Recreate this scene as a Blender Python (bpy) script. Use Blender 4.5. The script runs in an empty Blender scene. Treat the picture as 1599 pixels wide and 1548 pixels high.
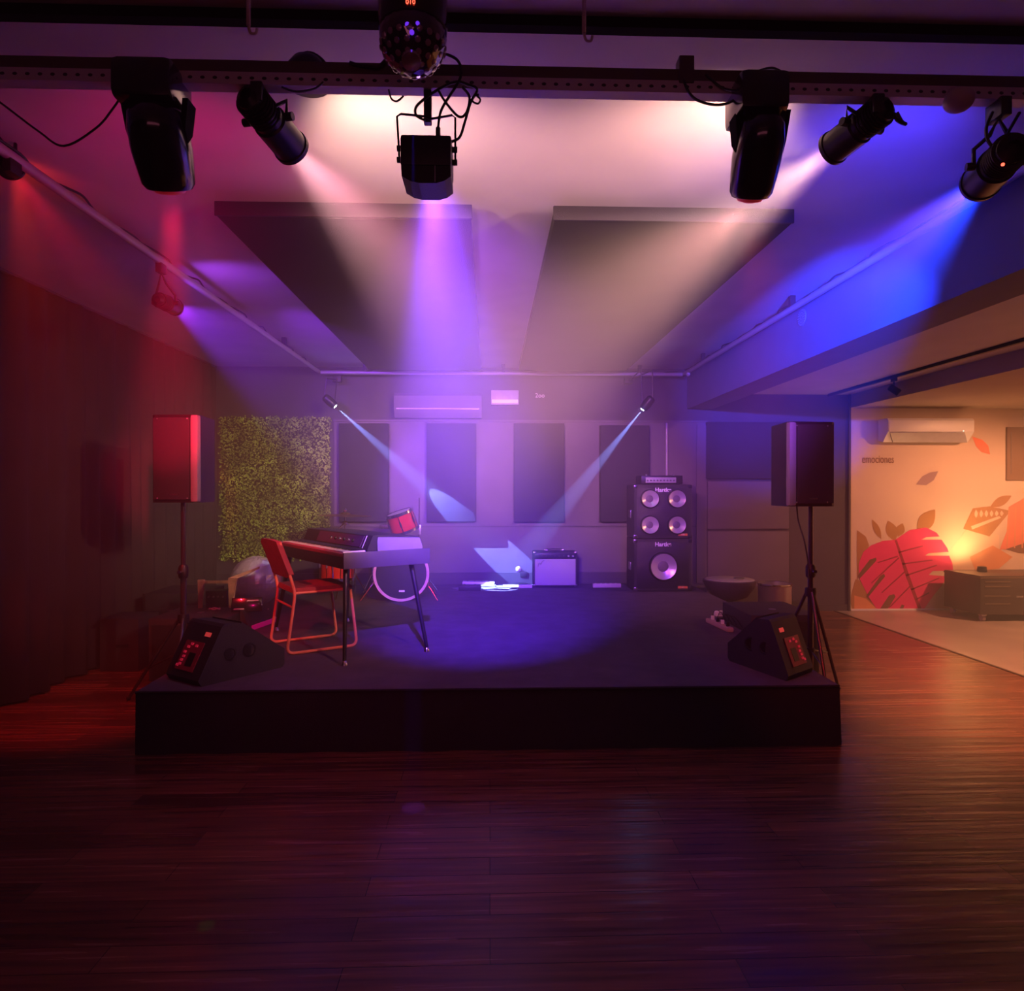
import bpy, bmesh, math, random
from mathutils import Vector, Matrix, Euler
random.seed(7)
SC = bpy.context.scene
COL = SC.collection
PI = math.pi
R = math.radians

# ------------------------------------------------------------------ camera
CAMZ, FPX = 1.5, 1050.0
YAW, PITCH = R(1.88), R(-0.33)
cam = bpy.data.objects.new('camera', bpy.data.cameras.new('camera'))
COL.objects.link(cam)
cam.data.sensor_fit = 'HORIZONTAL'
cam.data.sensor_width = 36.0
cam.data.lens = FPX / 1599 * 36
cam.data.clip_start = 0.02
cam.location = (0, 0, CAMZ)
cam.rotation_euler = Euler((PI / 2 + PITCH, 0, -YAW), 'XYZ')
SC.camera = cam

# ------------------------------------------------------------------ world: thin stage haze fills the closed room
w = bpy.data.worlds.new('world'); SC.world = w; w.use_nodes = True
nt = w.node_tree; nt.nodes.clear()
wo = nt.nodes.new('ShaderNodeOutputWorld')
bg = nt.nodes.new('ShaderNodeBackground'); bg.inputs[0].default_value = (0, 0, 0, 1)
vs = nt.nodes.new('ShaderNodeVolumeScatter')
vs.inputs['Color'].default_value = (1, 1, 1, 1)
vs.inputs['Density'].default_value = 0.042
vs.inputs['Anisotropy'].default_value = 0.0
nt.links.new(bg.outputs[0], wo.inputs['Surface'])
nt.links.new(vs.outputs[0], wo.inputs['Volume'])

SC.view_settings.view_transform = 'Standard'
SC.view_settings.look = 'None'
SC.view_settings.exposure = 0.2
SC.view_settings.gamma = 1.0
SC.view_settings.use_curve_mapping = False
SC.cycles.max_bounces = 5
SC.cycles.diffuse_bounces = 3
SC.cycles.glossy_bounces = 3
SC.cycles.transmission_bounces = 3
SC.cycles.volume_bounces = 0
SC.cycles.transparent_max_bounces = 6
SC.cycles.sample_clamp_indirect = 3.0
SC.cycles.caustics_reflective = False
SC.cycles.caustics_refractive = False

# ------------------------------------------------------------------ where a pixel of the photograph lies, on a plane of the room
CM = Matrix.Rotation(-YAW, 3, 'Z') @ Matrix.Rotation(PI / 2 + PITCH, 3, 'X')
def ray(px, py):
    return CM @ Vector(((px - 799.5) / FPX, -(py - 774) / FPX, -1))
def W(px, py, Y):
    d = ray(px, py); return Vector((0, 0, CAMZ)) + d * (Y / d.y)
def F(px, py, Z):
    d = ray(px, py); return Vector((0, 0, CAMZ)) + d * ((Z - CAMZ) / d.z)

# ------------------------------------------------------------------ materials
MATS = {}
def mat(name, col, rough=0.6, metal=0.0, spec=0.5, emit=None, es=1.0, noise=0.0, nscale=8.0, bump=0.0, bscale=60.0, coat=0.0, trans=0.0):
    m = bpy.data.materials.new(name); m.use_nodes = True
    n = m.node_tree.nodes; l = m.node_tree.links; b = n['Principled BSDF']
    b.inputs['Base Color'].default_value = (*col, 1)
    b.inputs['Roughness'].default_value = rough
    b.inputs['Metallic'].default_value = metal
    b.inputs['Specular IOR Level'].default_value = spec
    b.inputs['Coat Weight'].default_value = coat
    b.inputs['Transmission Weight'].default_value = trans
    if emit:
        b.inputs['Emission Color'].default_value = (*emit, 1)
        b.inputs['Emission Strength'].default_value = es
    tc = n.new('ShaderNodeTexCoord')
    if noise:
        t = n.new('ShaderNodeTexNoise'); t.inputs['Scale'].default_value = nscale; t.inputs['Detail'].default_value = 4
        r = n.new('ShaderNodeValToRGB')
        r.color_ramp.elements[0].position = .3; r.color_ramp.elements[1].position = .7
        r.color_ramp.elements[0].color = (*[c * (1 - noise) for c in col], 1)
        r.color_ramp.elements[1].color = (*[min(1, c * (1 + noise)) for c in col], 1)
        l.new(tc.outputs['Object'], t.inputs['Vector']); l.new(t.outputs['Fac'], r.inputs['Fac']); l.new(r.outputs['Color'], b.inputs['Base Color'])
    if bump:
        t = n.new('ShaderNodeTexNoise'); t.inputs['Scale'].default_value = bscale; t.inputs['Detail'].default_value = 3
        bp = n.new('ShaderNodeBump'); bp.inputs['Strength'].default_value = bump; bp.inputs['Distance'].default_value = .01
        l.new(tc.outputs['Object'], t.inputs['Vector']); l.new(t.outputs['Fac'], bp.inputs['Height']); l.new(bp.outputs['Normal'], b.inputs['Normal'])
    MATS[name] = m
    return m
matte_black = mat('matte_black', (.004, .004, .004), .95, spec=.1)
black = mat('black_plastic', (.012, .012, .013), .45, bump=.15, bscale=200)
gloss = mat('glossy_black', (.012, .012, .014), .16, coat=.5)
blackmetal = mat('black_metal', (.02, .02, .022), .35, metal=.4)
rubber = mat('black_cable_rubber', (.01, .01, .01), .5)
chrome = mat('chrome', (.75, .75, .77), .15, metal=1)
steel = mat('brushed_steel', (.5, .5, .52), .35, metal=1, noise=.15, nscale=40)
grille = mat('black_speaker_grille', (.03, .03, .033), .3, metal=.3, bump=.3, bscale=400)
tolex = mat('black_tolex', (.03, .03, .033), .6, bump=.5, bscale=300)
ceilm = mat('white_ceiling_paint', (.62, .59, .57), .8, noise=.05, nscale=3, bump=.08, bscale=30)
beamm = mat('grey_beam_paint', (.15, .14, .18), .7, noise=.08, nscale=4)
darkwall = mat('dark_grey_wall_paint', (.075, .065, .075), .75, noise=.12, nscale=3, bump=.1, bscale=25)
midwall = mat('mauve_grey_wall_panel', (.15, .125, .15), .75, noise=.12, nscale=2.5, bump=.1, bscale=25)
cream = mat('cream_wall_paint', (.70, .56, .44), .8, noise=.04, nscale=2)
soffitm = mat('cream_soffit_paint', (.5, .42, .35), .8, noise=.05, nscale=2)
panelm = mat('charcoal_acoustic_fabric', (.026, .024, .034), .9, noise=.15, nscale=6, bump=.3, bscale=250)
ceilpanel = mat('black_ceiling_fabric', (.026, .024, .024), .9, noise=.2, nscale=3, bump=.3, bscale=150)
carpet = mat('black_stage_carpet', (.10, .075, .11), .95, noise=.25, nscale=7, bump=.5, bscale=300)
skirtm = mat('black_stage_skirt', (.018, .016, .018), .95, noise=.2, nscale=5, bump=.4, bscale=200)
vinyl = mat('pale_vinyl_floor', (.36, .30, .26), .3, noise=.12, nscale=3)
white = mat('white_plastic', (.8, .8, .8), .4)
ivory = mat('ivory_key_plastic', (.85, .82, .78), .3)
silverp = mat('silver_vinyl_covering', (.45, .43, .46), .4, noise=.08, nscale=20)
darkvinyl = mat('black_vinyl_covering', (.025, .022, .03), .4, bump=.3, bscale=250)
chairfab = mat('chair_upholstery', (.35, .05, .07), .8, noise=.15, nscale=30)
orange = mat('orange_lacquered_tube', (.85, .28, .16), .3)
redlac = mat('red_drum_lacquer', (.65, .035, .03), .2, coat=.5)
brass = mat('brass_cymbal', (.6, .42, .16), .3, metal=1, noise=.2, nscale=30)
drumhead = mat('black_drum_head', (.02, .018, .03), .4)
clearhead = mat('white_drum_head', (.8, .8, .8), .4)
tanwood = mat('tan_wood', (.45, .26, .15), .5, noise=.25, nscale=20)
flight = mat('brown_black_case_laminate', (.045, .032, .028), .4, noise=.2, nscale=6)
alu = mat('spun_aluminium_cone', (.8, .78, .8), .3, metal=.55)
amp_cloth = mat('silver_grille_cloth', (.42, .40, .42), .8, noise=.2, nscale=250)
orangeb = mat('orange_badge', (.8, .25, .06), .4)
leafm = mat('artificial_leaf_green', (.34, .58, .07), .5, noise=.6, nscale=6)
leafdark = mat('leaf_mat_backing', (.03, .04, .012), .9)
mirror = mat('mirror_tiles', (1, .97, 1), .26, metal=.5)
lensw = mat('lit_lens_white', (1, 1, 1), .3, emit=(.75, .85, 1), es=40)
lensb = mat('lit_lens_blue', (.1, .2, 1), .3, emit=(.05, .15, 1), es=15)
lensr = mat('lit_lens_red', (1, .1, .1), .3, emit=(1, .03, .05), es=.08)
lensp = mat('lit_lens_violet', (.5, .2, 1), .3, emit=(.6, .25, 1), es=14)
lenswarm = mat('lit_lens_warm', (1, .8, .6), .3, emit=(1, .75, .55), es=12)
redled = mat('red_led', (1, .1, .1), .3, emit=(1, .06, .03), es=5)
redpanel = mat('red_control_plate', (.25, .02, .04), .4, emit=(.8, .01, .08), es=.01)
magenta = mat('magenta_glow_strip', (.5, .02, .2), .3, emit=(.6, .0, .16), es=.3)  # stands in for the magenta light along the case edge
purpled = mat('violet_led', (.2, .1, .8), .3, emit=(.16, .03, .9), es=.9)
dome = mat('smoked_crystal_dome', (.02, .01, .03), .06, spec=1.0, coat=1)
pinkleaf = mat('mural_pink_paint', (.82, .04, .20), .7)
pinkdark = mat('mural_dark_pink_line', (.38, .02, .06), .7)
coral = mat('mural_coral_paint', (.90, .26, .15), .7)
tanpaint = mat('mural_ochre_paint', (.45, .23, .09), .7)
brownpaint = mat('mural_brown_paint', (.22, .10, .05), .7)
palep = mat('mural_pale_paint', (.80, .58, .42), .7)
orangep = mat('mural_orange_paint', (.78, .34, .15), .7)
mauvep = mat('mural_mauve_paint', (.36, .24, .27), .7)
bulbw = mat('pale_ball', (.55, .45, .42), .5)

def curtain_mat():
    m = mat('charcoal_curtain_fabric', (.06, .048, .048), .95, noise=.15, nscale=4, bump=.2, bscale=200); return m
curtainm = curtain_mat()

def floor_mat():
    m = bpy.data.materials.new('dark_wood_planks'); m.use_nodes = True
    n = m.node_tree.nodes; l = m.node_tree.links; b = n['Principled BSDF']
    tc = n.new('ShaderNodeTexCoord')
    br = n.new('ShaderNodeTexBrick')
    br.inputs['Scale'].default_value = 1.0
    br.inputs['Brick Width'].default_value = 1.25
    br.inputs['Row Height'].default_value = .125
    br.inputs['Mortar Size'].default_value = .0015
    br.inputs['Mortar Smooth'].default_value = .3
    br.inputs['Color1'].default_value = (.22, .085, .045, 1)
    br.inputs['Color2'].default_value = (.10, .036, .022, 1)
    br.inputs['Mortar'].default_value = (.02, .01, .008, 1)
    br.offset = .37
    l.new(tc.outputs['Object'], br.inputs['Vector'])
    mp = n.new('ShaderNodeMapping'); mp.inputs['Scale'].default_value = (1.1, 22, 1)
    l.new(tc.outputs['Object'], mp.inputs['Vector'])
    ns = n.new('ShaderNodeTexNoise'); ns.inputs['Scale'].default_value = 1.6; ns.inputs['Detail'].default_value = 6
    l.new(mp.outputs[0], ns.inputs['Vector'])
    mx = n.new('ShaderNodeMix'); mx.data_type = 'RGBA'; mx.blend_type = 'MULTIPLY'; mx.inputs[0].default_value = .75
    rp = n.new('ShaderNodeValToRGB'); rp.color_ramp.elements[0].position = .35; rp.color_ramp.elements[1].position = .65
    rp.color_ramp.elements[0].color = (.35, .3, .3, 1); rp.color_ramp.elements[1].color = (1.3, 1.2, 1.1, 1)
    l.new(ns.outputs['Fac'], rp.inputs['Fac'])
    l.new(br.outputs['Color'], mx.inputs[6]); l.new(rp.outputs['Color'], mx.inputs[7])
    l.new(mx.outputs[2], b.inputs['Base Color'])
    rr = n.new('ShaderNodeMapRange'); rr.inputs[3].default_value = .16; rr.inputs[4].default_value = .34
    l.new(ns.outputs['Fac'], rr.inputs[0]); l.new(rr.outputs[0], b.inputs['Roughness'])
    # hand-scraped boards: shallow ridges running along each board
    mp2 = n.new('ShaderNodeMapping'); mp2.inputs['Scale'].default_value = (.7, 9, 1)
    l.new(tc.outputs['Object'], mp2.inputs['Vector'])
    n2 = n.new('ShaderNodeTexNoise'); n2.inputs['Scale'].default_value = 2.0; n2.inputs['Detail'].default_value = 2
    l.new(mp2.outputs[0], n2.inputs['Vector'])
    bp = n.new('ShaderNodeBump'); bp.inputs['Strength'].default_value = .35; bp.inputs['Distance'].default_value = .012
    l.new(n2.outputs['Fac'], bp.inputs['Height'])
    bp2 = n.new('ShaderNodeBump'); bp2.inputs['Strength'].default_value = .5; bp2.inputs['Distance'].default_value = .004; bp2.invert = True
    l.new(br.outputs['Fac'], bp2.inputs['Height']); l.new(bp.outputs['Normal'], bp2.inputs['Normal'])
    l.new(bp2.outputs['Normal'], b.inputs['Normal'])
    return m
floorm = floor_mat()

def rail_mat():
    m = mat('perforated_steel_rail', (.6, .52, .54), .5, metal=.2)
    n = m.node_tree.nodes; l = m.node_tree.links; b = n['Principled BSDF']
    tc = n.new('ShaderNodeTexCoord'); sp = n.new('ShaderNodeSeparateXYZ'); l.new(tc.outputs['Object'], sp.inputs[0])
    def math_(op, a, b_=None):
        k = n.new('ShaderNodeMath'); k.operation = op
        for i, v in enumerate((a, b_)):
            if v is None: continue
            if isinstance(v, (int, float)): k.inputs[i].default_value = v
            else: l.new(v, k.inputs[i])
        return k.outputs[0]
    fx = math_('SUBTRACT', math_('FRACT', math_('DIVIDE', sp.outputs['X'], .0375)), .5)
    dx = math_('MULTIPLY', fx, .0375)
    d2 = math_('ADD', math_('MULTIPLY', math_('MULTIPLY', dx, dx), .5), math_('POWER', math_('ABSOLUTE', math_('SUBTRACT', sp.outputs['Z'], .019)), 2))
    hole = math_('LESS_THAN', d2, .005 ** 2)
    mx = n.new('ShaderNodeMix'); mx.data_type = 'RGBA'; mx.inputs[6].default_value = (.6, .52, .54, 1); mx.inputs[7].default_value = (.004, .003, .004, 1)
    l.new(hole, mx.inputs[0]); l.new(mx.outputs[2], b.inputs['Base Color'])
    return m
railm = rail_mat()
railbrown = mat('brown_steel_rail', (.09, .055, .04), .6)
pipem = mat('painted_grey_pipe', (.40, .36, .40), .4, metal=.2)

# ------------------------------------------------------------------ mesh building
class MB:
    def __init__(s): s.bm = bmesh.new(); s.M = Matrix.Identity(4)
    def v(s, p): return s.bm.verts.new(s.M @ Vector(p))
    def face(s, vs):
        try: return s.bm.faces.new(vs)
        except ValueError: return None
    def box(s, lo, hi, bev=0.0):
        lo = Vector(lo); hi = Vector(hi)
        if bev <= 0:
            P = [s.v((x, y, z)) for z in (lo.z, hi.z) for y in (lo.y, hi.y) for x in (lo.x, hi.x)]
            for q in ((0, 2, 3, 1), (4, 5, 7, 6), (0, 1, 5, 4), (2, 6, 7, 3), (0, 4, 6, 2), (1, 3, 7, 5)):
                s.face([P[i] for i in q])
            return s
        t = bmesh.new()
        bmesh.ops.create_cube(t, size=1)
        sz = hi - lo; c = (hi + lo) / 2
        for v in t.verts: v.co = Vector((v.co.x * sz.x, v.co.y * sz.y, v.co.z * sz.z)) + c
        bmesh.ops.bevel(t, geom=list(t.edges), offset=min(bev, min(sz) * .45), segments=2, affect='EDGES', profile=.6)
        s.merge(t); return s
    def merge(s, t):
        mp = {v: s.v(v.co) for v in t.verts}
        for f in t.faces: s.face([mp[v] for v in f.verts])
        t.free()
    def rings(s, rings, cap=True, close=True):
        R_ = [[s.v(p) for p in r] for r in rings]
        n = len(R_[0])
        for a, b in zip(R_, R_[1:]):
            for i in range(n if close else n - 1):
                j = (i + 1) % n
                s.face([a[i], a[j], b[j], b[i]])
        if cap: s.face(R_[0][::-1]); s.face(R_[-1])
        return s
    def lathe(s, prof, o=(0, 0, 0), ax=(0, 0, 1), seg=24, cap=True):
        """profile [(radius, along axis)]"""
        o = Vector(o); ax = Vector(ax).normalized()
        q = Vector((0, 0, 1)).rotation_difference(ax).to_matrix()
        rs = []
        for r, h in prof:
            r = max(r, 1e-4)
            rs.append([o + q @ Vector((r * math.cos(2 * PI * k / seg), r * math.sin(2 * PI * k / seg), h)) for k in range(seg)])
        return s.rings(rs, cap)
    def cyl(s, a, b, r0, r1=None, seg=16):
        a = Vector(a); b = Vector(b); r1 = r0 if r1 is None else r1
        return s.lathe([(r0, 0), (r1, (b - a).length)], a, b - a, seg)
    def tube(s, pts, r, seg=8, closed=False):
        pts = [Vector(p) for p in pts]
        rs = []; n = len(pts); up = None
        for i, p in enumerate(pts):
            if closed: t = (pts[(i + 1) % n] - pts[i - 1]).normalized()
            else: t = (pts[min(i + 1, n - 1)] - pts[max(i - 1, 0)]).normalized()
            if up is None:
                up = Vector((0, 0, 1)) if abs(t.z) < .9 else Vector((1, 0, 0))
            x = up.cross(t)
            if x.length < 1e-4: x = Vector((1, 0, 0)).cross(t)
            x.normalize(); y = t.cross(x); up = y
            rs.append([p + x * r * math.cos(2 * PI * k / seg) + y * r * math.sin(2 * PI * k / seg) for k in range(seg)])
        if closed: rs.append(rs[0]); return s.rings(rs, False)
        return s.rings(rs)
    def prism(s, poly, vec):
        vec = Vector(vec)
        a = [s.v(p) for p in poly]; b = [s.v(Vector(p) + vec) for p in poly]
        s.face(a[::-1]); s.face(b)
        for i in range(len(a)):
            j = (i + 1) % len(a); s.face([a[i], a[j], b[j], b[i]])
        return s
    def sphere(s, c, r, seg=24, rings=14, sq=(1, 1, 1)):
        c = Vector(c); rs = []
        for k in range(rings + 1):
            t = PI * k / rings; rr = max(math.sin(t), 1e-3)
            rs.append([c + Vector((r * sq[0] * rr * math.cos(2 * PI * j / seg), r * sq[1] * rr * math.sin(2 * PI * j / seg), -r * sq[2] * math.cos(t))) for j in range(seg)])
        return s.rings(rs)
    def build(s, name, m, parent=None, smooth=True, ang=35):
        bmesh.ops.recalc_face_normals(s.bm, faces=list(s.bm.faces))
        me = bpy.data.meshes.new(name); s.bm.to_mesh(me); s.bm.free()
        me.materials.append(m)
        if smooth:
            for p in me.polygons: p.use_smooth = True
            me.set_sharp_from_angle(angle=R(ang))
        o = bpy.data.objects.new(name, me); COL.objects.link(o)
        if parent is not None: o.parent = parent
        return o

def spline(pts, n=8):
    P = [Vector(p) for p in pts]; P = [P[0]] + P + [P[-1]]; out = []
    for i in range(1, len(P) - 2):
        for k in range(n):
            t = k / n
            a, b, c, d = P[i - 1], P[i], P[i + 1], P[i + 2]
            out.append(.5 * ((2 * b) + (c - a) * t + (2 * a - 5 * b + 4 * c - d) * t * t + (3 * b - a - 3 * c + d) * t ** 3))
    out.append(P[-2]); return out

def tag(o, label, cat, group=None, kind=None):
    o['label'] = label; o['category'] = cat
    if group: o['group'] = group
    if kind: o['kind'] = kind
    return o
def thing(name, label, cat, loc=(0, 0, 0), rz=0, group=None):
    o = bpy.data.objects.new(name, None); COL.objects.link(o); o.empty_display_size = .1
    o.location = loc; o.rotation_euler = (0, 0, rz)
    return tag(o, label, cat, group)
def struct(name, mb, m, smooth=False):
    o = mb.build(name, m, None, smooth); o['kind'] = 'structure'; return o
def text(name, body, size, m, parent, M, depth=.002, align='CENTER', off=0.0):
    c = bpy.data.curves.new(name, 'FONT'); c.body = body; c.size = size; c.extrude = depth; c.align_x = align; c.offset = off
    t = bpy.data.objects.new(name, c); COL.objects.link(t)
    bpy.context.view_layer.update()
    me = bpy.data.meshes.new_from_object(t.evaluated_get(bpy.context.evaluated_depsgraph_get()))
    bpy.data.objects.remove(t)
    me.transform(M); me.materials.clear(); me.materials.append(m)
    o = bpy.data.objects.new(name, me); COL.objects.link(o); o.parent = parent; return o
UPR = Matrix.Rotation(PI / 2, 4, 'X')      # lettering stands upright, facing -Y

def spot(name, loc, target, col, power, deg, blend=.3, rad=.03, parent=None):
    ld = bpy.data.lights.new(name, 'SPOT'); ld.color = col; ld.energy = power
    ld.spot_size = R(deg); ld.spot_blend = blend; ld.shadow_soft_size = rad
    o = bpy.data.objects.new(name, ld); COL.objects.link(o)
    d = Vector(target) - Vector(loc)
    o.location = loc; o.rotation_euler = d.to_track_quat('-Z', 'Y').to_euler()
    if parent is not None: o.location = Vector(loc) - parent.location; o.parent = parent
    return o
def point(name, loc, col, power, rad=.05, parent=None):
    ld = bpy.data.lights.new(name, 'POINT'); ld.color = col; ld.energy = power; ld.shadow_soft_size = rad
    o = bpy.data.objects.new(name, ld); COL.objects.link(o); o.location = loc
    if parent is not None: o.location = Vector(loc) - parent.location; o.parent = parent
    return o

# dim magenta fill added behind the camera to lift the unlit front areas
ha = bpy.data.lights.new('rear_fill_light', 'AREA'); ha.energy = 8; ha.color = (1, .22, .38); ha.shape = 'RECTANGLE'; ha.size = 4; ha.size_y = .5
ho = bpy.data.objects.new('rear_fill_light', ha); COL.objects.link(ho); ho.location = (-.3, -2.9, 2.2); ho.rotation_euler = (R(80), 0, 0)

# ================================================================== THE ROOM
XL, XB0, XB1, XS, XR = -3.36, 2.46, 2.78, 4.54, 8.2
YB, YF = 8.33, -3.2
CZ, CZ2, BZ, SZ = 3.03, 2.72, 2.53, 2.555
struct('floor', MB().box((XL - .1, YF, -.1), (4.33, YB + .1, 0)), floorm)
struct('floor', MB().box((4.33, YF, -.1), (XR, YB + .1, .0)), vinyl)
struct('trim_1', MB().box((4.315, YF, 0), (4.345, YB, .004)), flight)
struct('ceiling', MB().box((XL - .1, YF, CZ), (XB0, YB + .1, CZ + .1)), ceilm)
struct('ceiling', MB().box((XB1, YF, CZ2), (XS, YB + .1, CZ2 + .1)), ceilm)
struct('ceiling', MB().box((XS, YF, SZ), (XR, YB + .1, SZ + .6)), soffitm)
struct('ceiling_beam', MB().box((XB0, YF, BZ), (XB1, YB + .05, CZ + .1)), beamm)
struct('wall_left', MB().box((XL - .2, YF, 0), (XL - .1, YB + .1, CZ)), darkwall)
struct('wall_front', MB().box((XL - .2, YF - .1, 0), (XR, YF, CZ + .1)), darkwall)
struct('wall_right', MB().box((XR, YF, 0), (XR + .1, YB + .1, CZ + .1)), cream)
struct('wall_back', MB().box((XL - .2, YB, 0), (4.52, YB + .1, CZ + .1)), darkwall)
struct('wall_back', MB().box((4.52, YB + .01, 0), (XR, YB + .11, CZ + .1)), cream)
struct('trim_2', MB().box((4.505, YB - .03, 0), (4.53, YB + .02, CZ2)), darkwall)
# lower lining between the acoustic panels, ledge above them, baseboards
lx0, lx1 = W(522, 700, YB).x, W(1103, 700, YB).x
struct('wall_back', MB().box((lx0, YB - .02, .3), (lx1, YB, 2.36)), midwall)
struct('trim_3', MB().box((lx0, YB - .045, 2.36), (lx1, YB, 2.385)), midwall)
struct('trim_4', MB().box((lx0, YB - .03, 1.06), (lx1, YB - .015, 1.075)), darkwall)
struct('baseboard_back', MB().box((XL, YB - .035, .36), (2.46, YB - .018, .50)), darkwall)
struct('baseboard_back', MB().box((2.46, YB - .02, 0), (4.5, YB, .08)), darkwall)
struct('baseboard_right', MB().box((4.55, YB - .005, 0), (XR, YB + .01, .02)), white)
struct('trim_5', MB().box((XL - .06, YF, CZ - .018), (XL + .03, YB, CZ)), midwall)

# ------------------------------------------------------------------ curtain
mb = MB(); cols = []
y = YF + .05; k = 0
pts = []
while y < YB - .02:
    ph = y / .115 * PI
    x = XL + .02 + .035 * math.sin(ph) + .015 * math.sin(ph * .37 + 1.3)
    pts.append((x, y)); y += .0125
top = [mb.v((x * .5 + (XL + .02) * .5, yy, CZ - .02)) for x, yy in pts]
mid = [mb.v((x, yy, 1.6)) for x, yy in pts]
bot = [mb.v((x + .012 * math.sin(yy * 9), yy, .02)) for x, yy in pts]
for A, B in ((top, mid), (mid, bot)):
    for i in range(len(pts) - 1): mb.face([A[i], A[i + 1], B[i + 1], B[i]])
cur = mb.build('curtain', curtainm, None, True, 80)
tag(cur, 'long dark pleated curtain hanging from ceiling to floor beside the stage', 'curtain')
md = cur.modifiers.new('cloth', 'SOLIDIFY'); md.thickness = .004

# ------------------------------------------------------------------ stage
SH = .357
st = thing('stage', 'low black carpeted stage platform holding the band equipment', 'stage', (0, 3.9, 0))
poly = [(-2.02, 0), (2.06, 0), (2.07, .35), (2.07, 2.15), (2.46, 2.15), (2.46, YB - .045 - 3.9), (-2.5, YB - .045 - 3.9), (-2.5, 2.15), (-2.03, 2.15), (-2.03, .35)]
mb = MB(); mb.prism([(x, y, SH - .02) for x, y in poly], (0, 0, .02)); mb.build('deck_carpet', carpet, st, False)
mb = MB(); rings = []
def skirt_pt(p, k): return p
out = []
for i, p in enumerate(poly):
    q = poly[(i + 1) % len(poly)]
    a = Vector((*p, 0)); b = Vector((*q, 0)); n = max(2, int((b - a).length / .05))
    nrm = Vector(((b - a).y, -(b - a).x, 0)).normalized()
    for j in range(n):
        out.append((a.lerp(b, j / n), nrm))
lo = [mb.v((p.x + nr.x * (.012 + .006 * math.sin(i * .8)), p.y + nr.y * (.012 + .006 * math.sin(i * .8)), 0.002)) for i, (p, nr) in enumerate(out)]
hi = [mb.v((p.x + nr.x * .004, p.y + nr.y * .004, SH - .004)) for p, nr in out]
for i in range(len(out)):
    j = (i + 1) % len(out); mb.face([lo[i], lo[j], hi[j], hi[i]])
mb.build('skirt', skirtm, st, True, 60)
mb = MB(); mb.tube([(-2.02, -.004, SH - .004), (2.06, -.004, SH - .004)], .009, 6); mb.build('edge_trim', skirtm, st)

# ------------------------------------------------------------------ green wall
g0 = W(345, 653, YB - .06); g1 = W(513, 874, YB - .06)
gw = thing('leaf_wall_panel', 'rectangular artificial green foliage panel on the back wall', 'wall panel', (g0.x, YB, g1.z))
gwid, ghei = g1.x - g0.x, g0.z - g1.z
MB().box((0, -.035, 0), (gwid, -.003, ghei)).build('backing', leafdark, gw, False)
mb = MB()
for i in range(9000):
    c = Vector((random.uniform(-.015, gwid + .02), -.035 - random.random() * .045, random.uniform(-.015, ghei + .015)))
    d = Vector((random.uniform(-1, 1), random.uniform(-.5, .2), random.uniform(-.9, 1))).normalized()
    s_ = d.cross(Vector((random.uniform(-.7, .7), -1, random.uniform(-.7, .7)))).normalized()
    L = random.uniform(.018, .034); wd = L * .32
    mb.face([mb.v(c), mb.v(c + d * L * .5 + s_ * wd), mb.v(c + d * L), mb.v(c + d * L * .5 - s_ * wd)])
lf = mb.build('foliage', leafm, gw, False); lf['kind'] = 'stuff'

# ------------------------------------------------------------------ acoustic wall panels
def wpanel(x0, y0, x1, y1, label, group, th=.10, Yb=YB - .02, m=panelm):
    a = W(x0, y0, Yb - th); b = W(x1, y1, Yb - th)
    t = thing('acoustic_panel', label, 'acoustic panel', ((a.x + b.x) / 2, Yb - .003, b.z), 0, group)
    hw = (b.x - a.x) / 2; h = a.z - b.z
    MB().box((-hw, -th, 0), (hw, 0, h), .008).build('padding', m, t)
    MB().box((-hw - .006, -.012, -.006), (hw + .006, -.001, h + .006)).build('backing', darkwall, t, False)
G = 'tall acoustic panels along the back wall'
wpanel(529, 661, 606, 815, 'tall charcoal acoustic panel behind the cymbal and keyboard, next to the green foliage', G)
wpanel(666, 661, 743, 815, 'tall acoustic panel lit blue with an oval light spot near its foot', G)
wpanel(803, 661, 881, 815, 'tall charcoal acoustic panel on the wall above the small guitar amp', G)
wpanel(938, 664, 1014, 815, 'tall charcoal acoustic panel partly behind the tall bass speaker stack', G)
wpanel(1103, 659, 1232, 748, 'wide dark violet acoustic panel behind the raised speaker, upper of the wide ones', 'wide wall panels beside the mural', .05, YB)
wpanel(1105, 752, 1232, 826, 'wide mauve wall panel directly below the dark violet panel', 'wide wall panels beside the mural', .03, YB, midwall)
wpanel(1105, 830, 1232, 940, 'lowest wide mauve wall panel behind the silver drum and bowl seat', 'wide wall panels beside the mural', .03, YB, midwall)
# upright wall strip and conduit by the stack
a = W(1088, 655, YB - .03); b = W(1103, 912, YB - .03)
o = MB().box((a.x, YB - .04, .36), (b.x, YB - .021, 2.33)).build('pillar_strip', midwall, None, False)
o.name = 'trim_6'; o['kind'] = 'structure'
a = W(1041, 650, YB - .05)
o = MB().cyl((a.x, YB - .05, .9), (a.x, YB - .05, 2.35), .016).build('conduit', pipem); tag(o, 'thin vertical pipe rising up the wall behind the bass stack', 'pipe')

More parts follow.
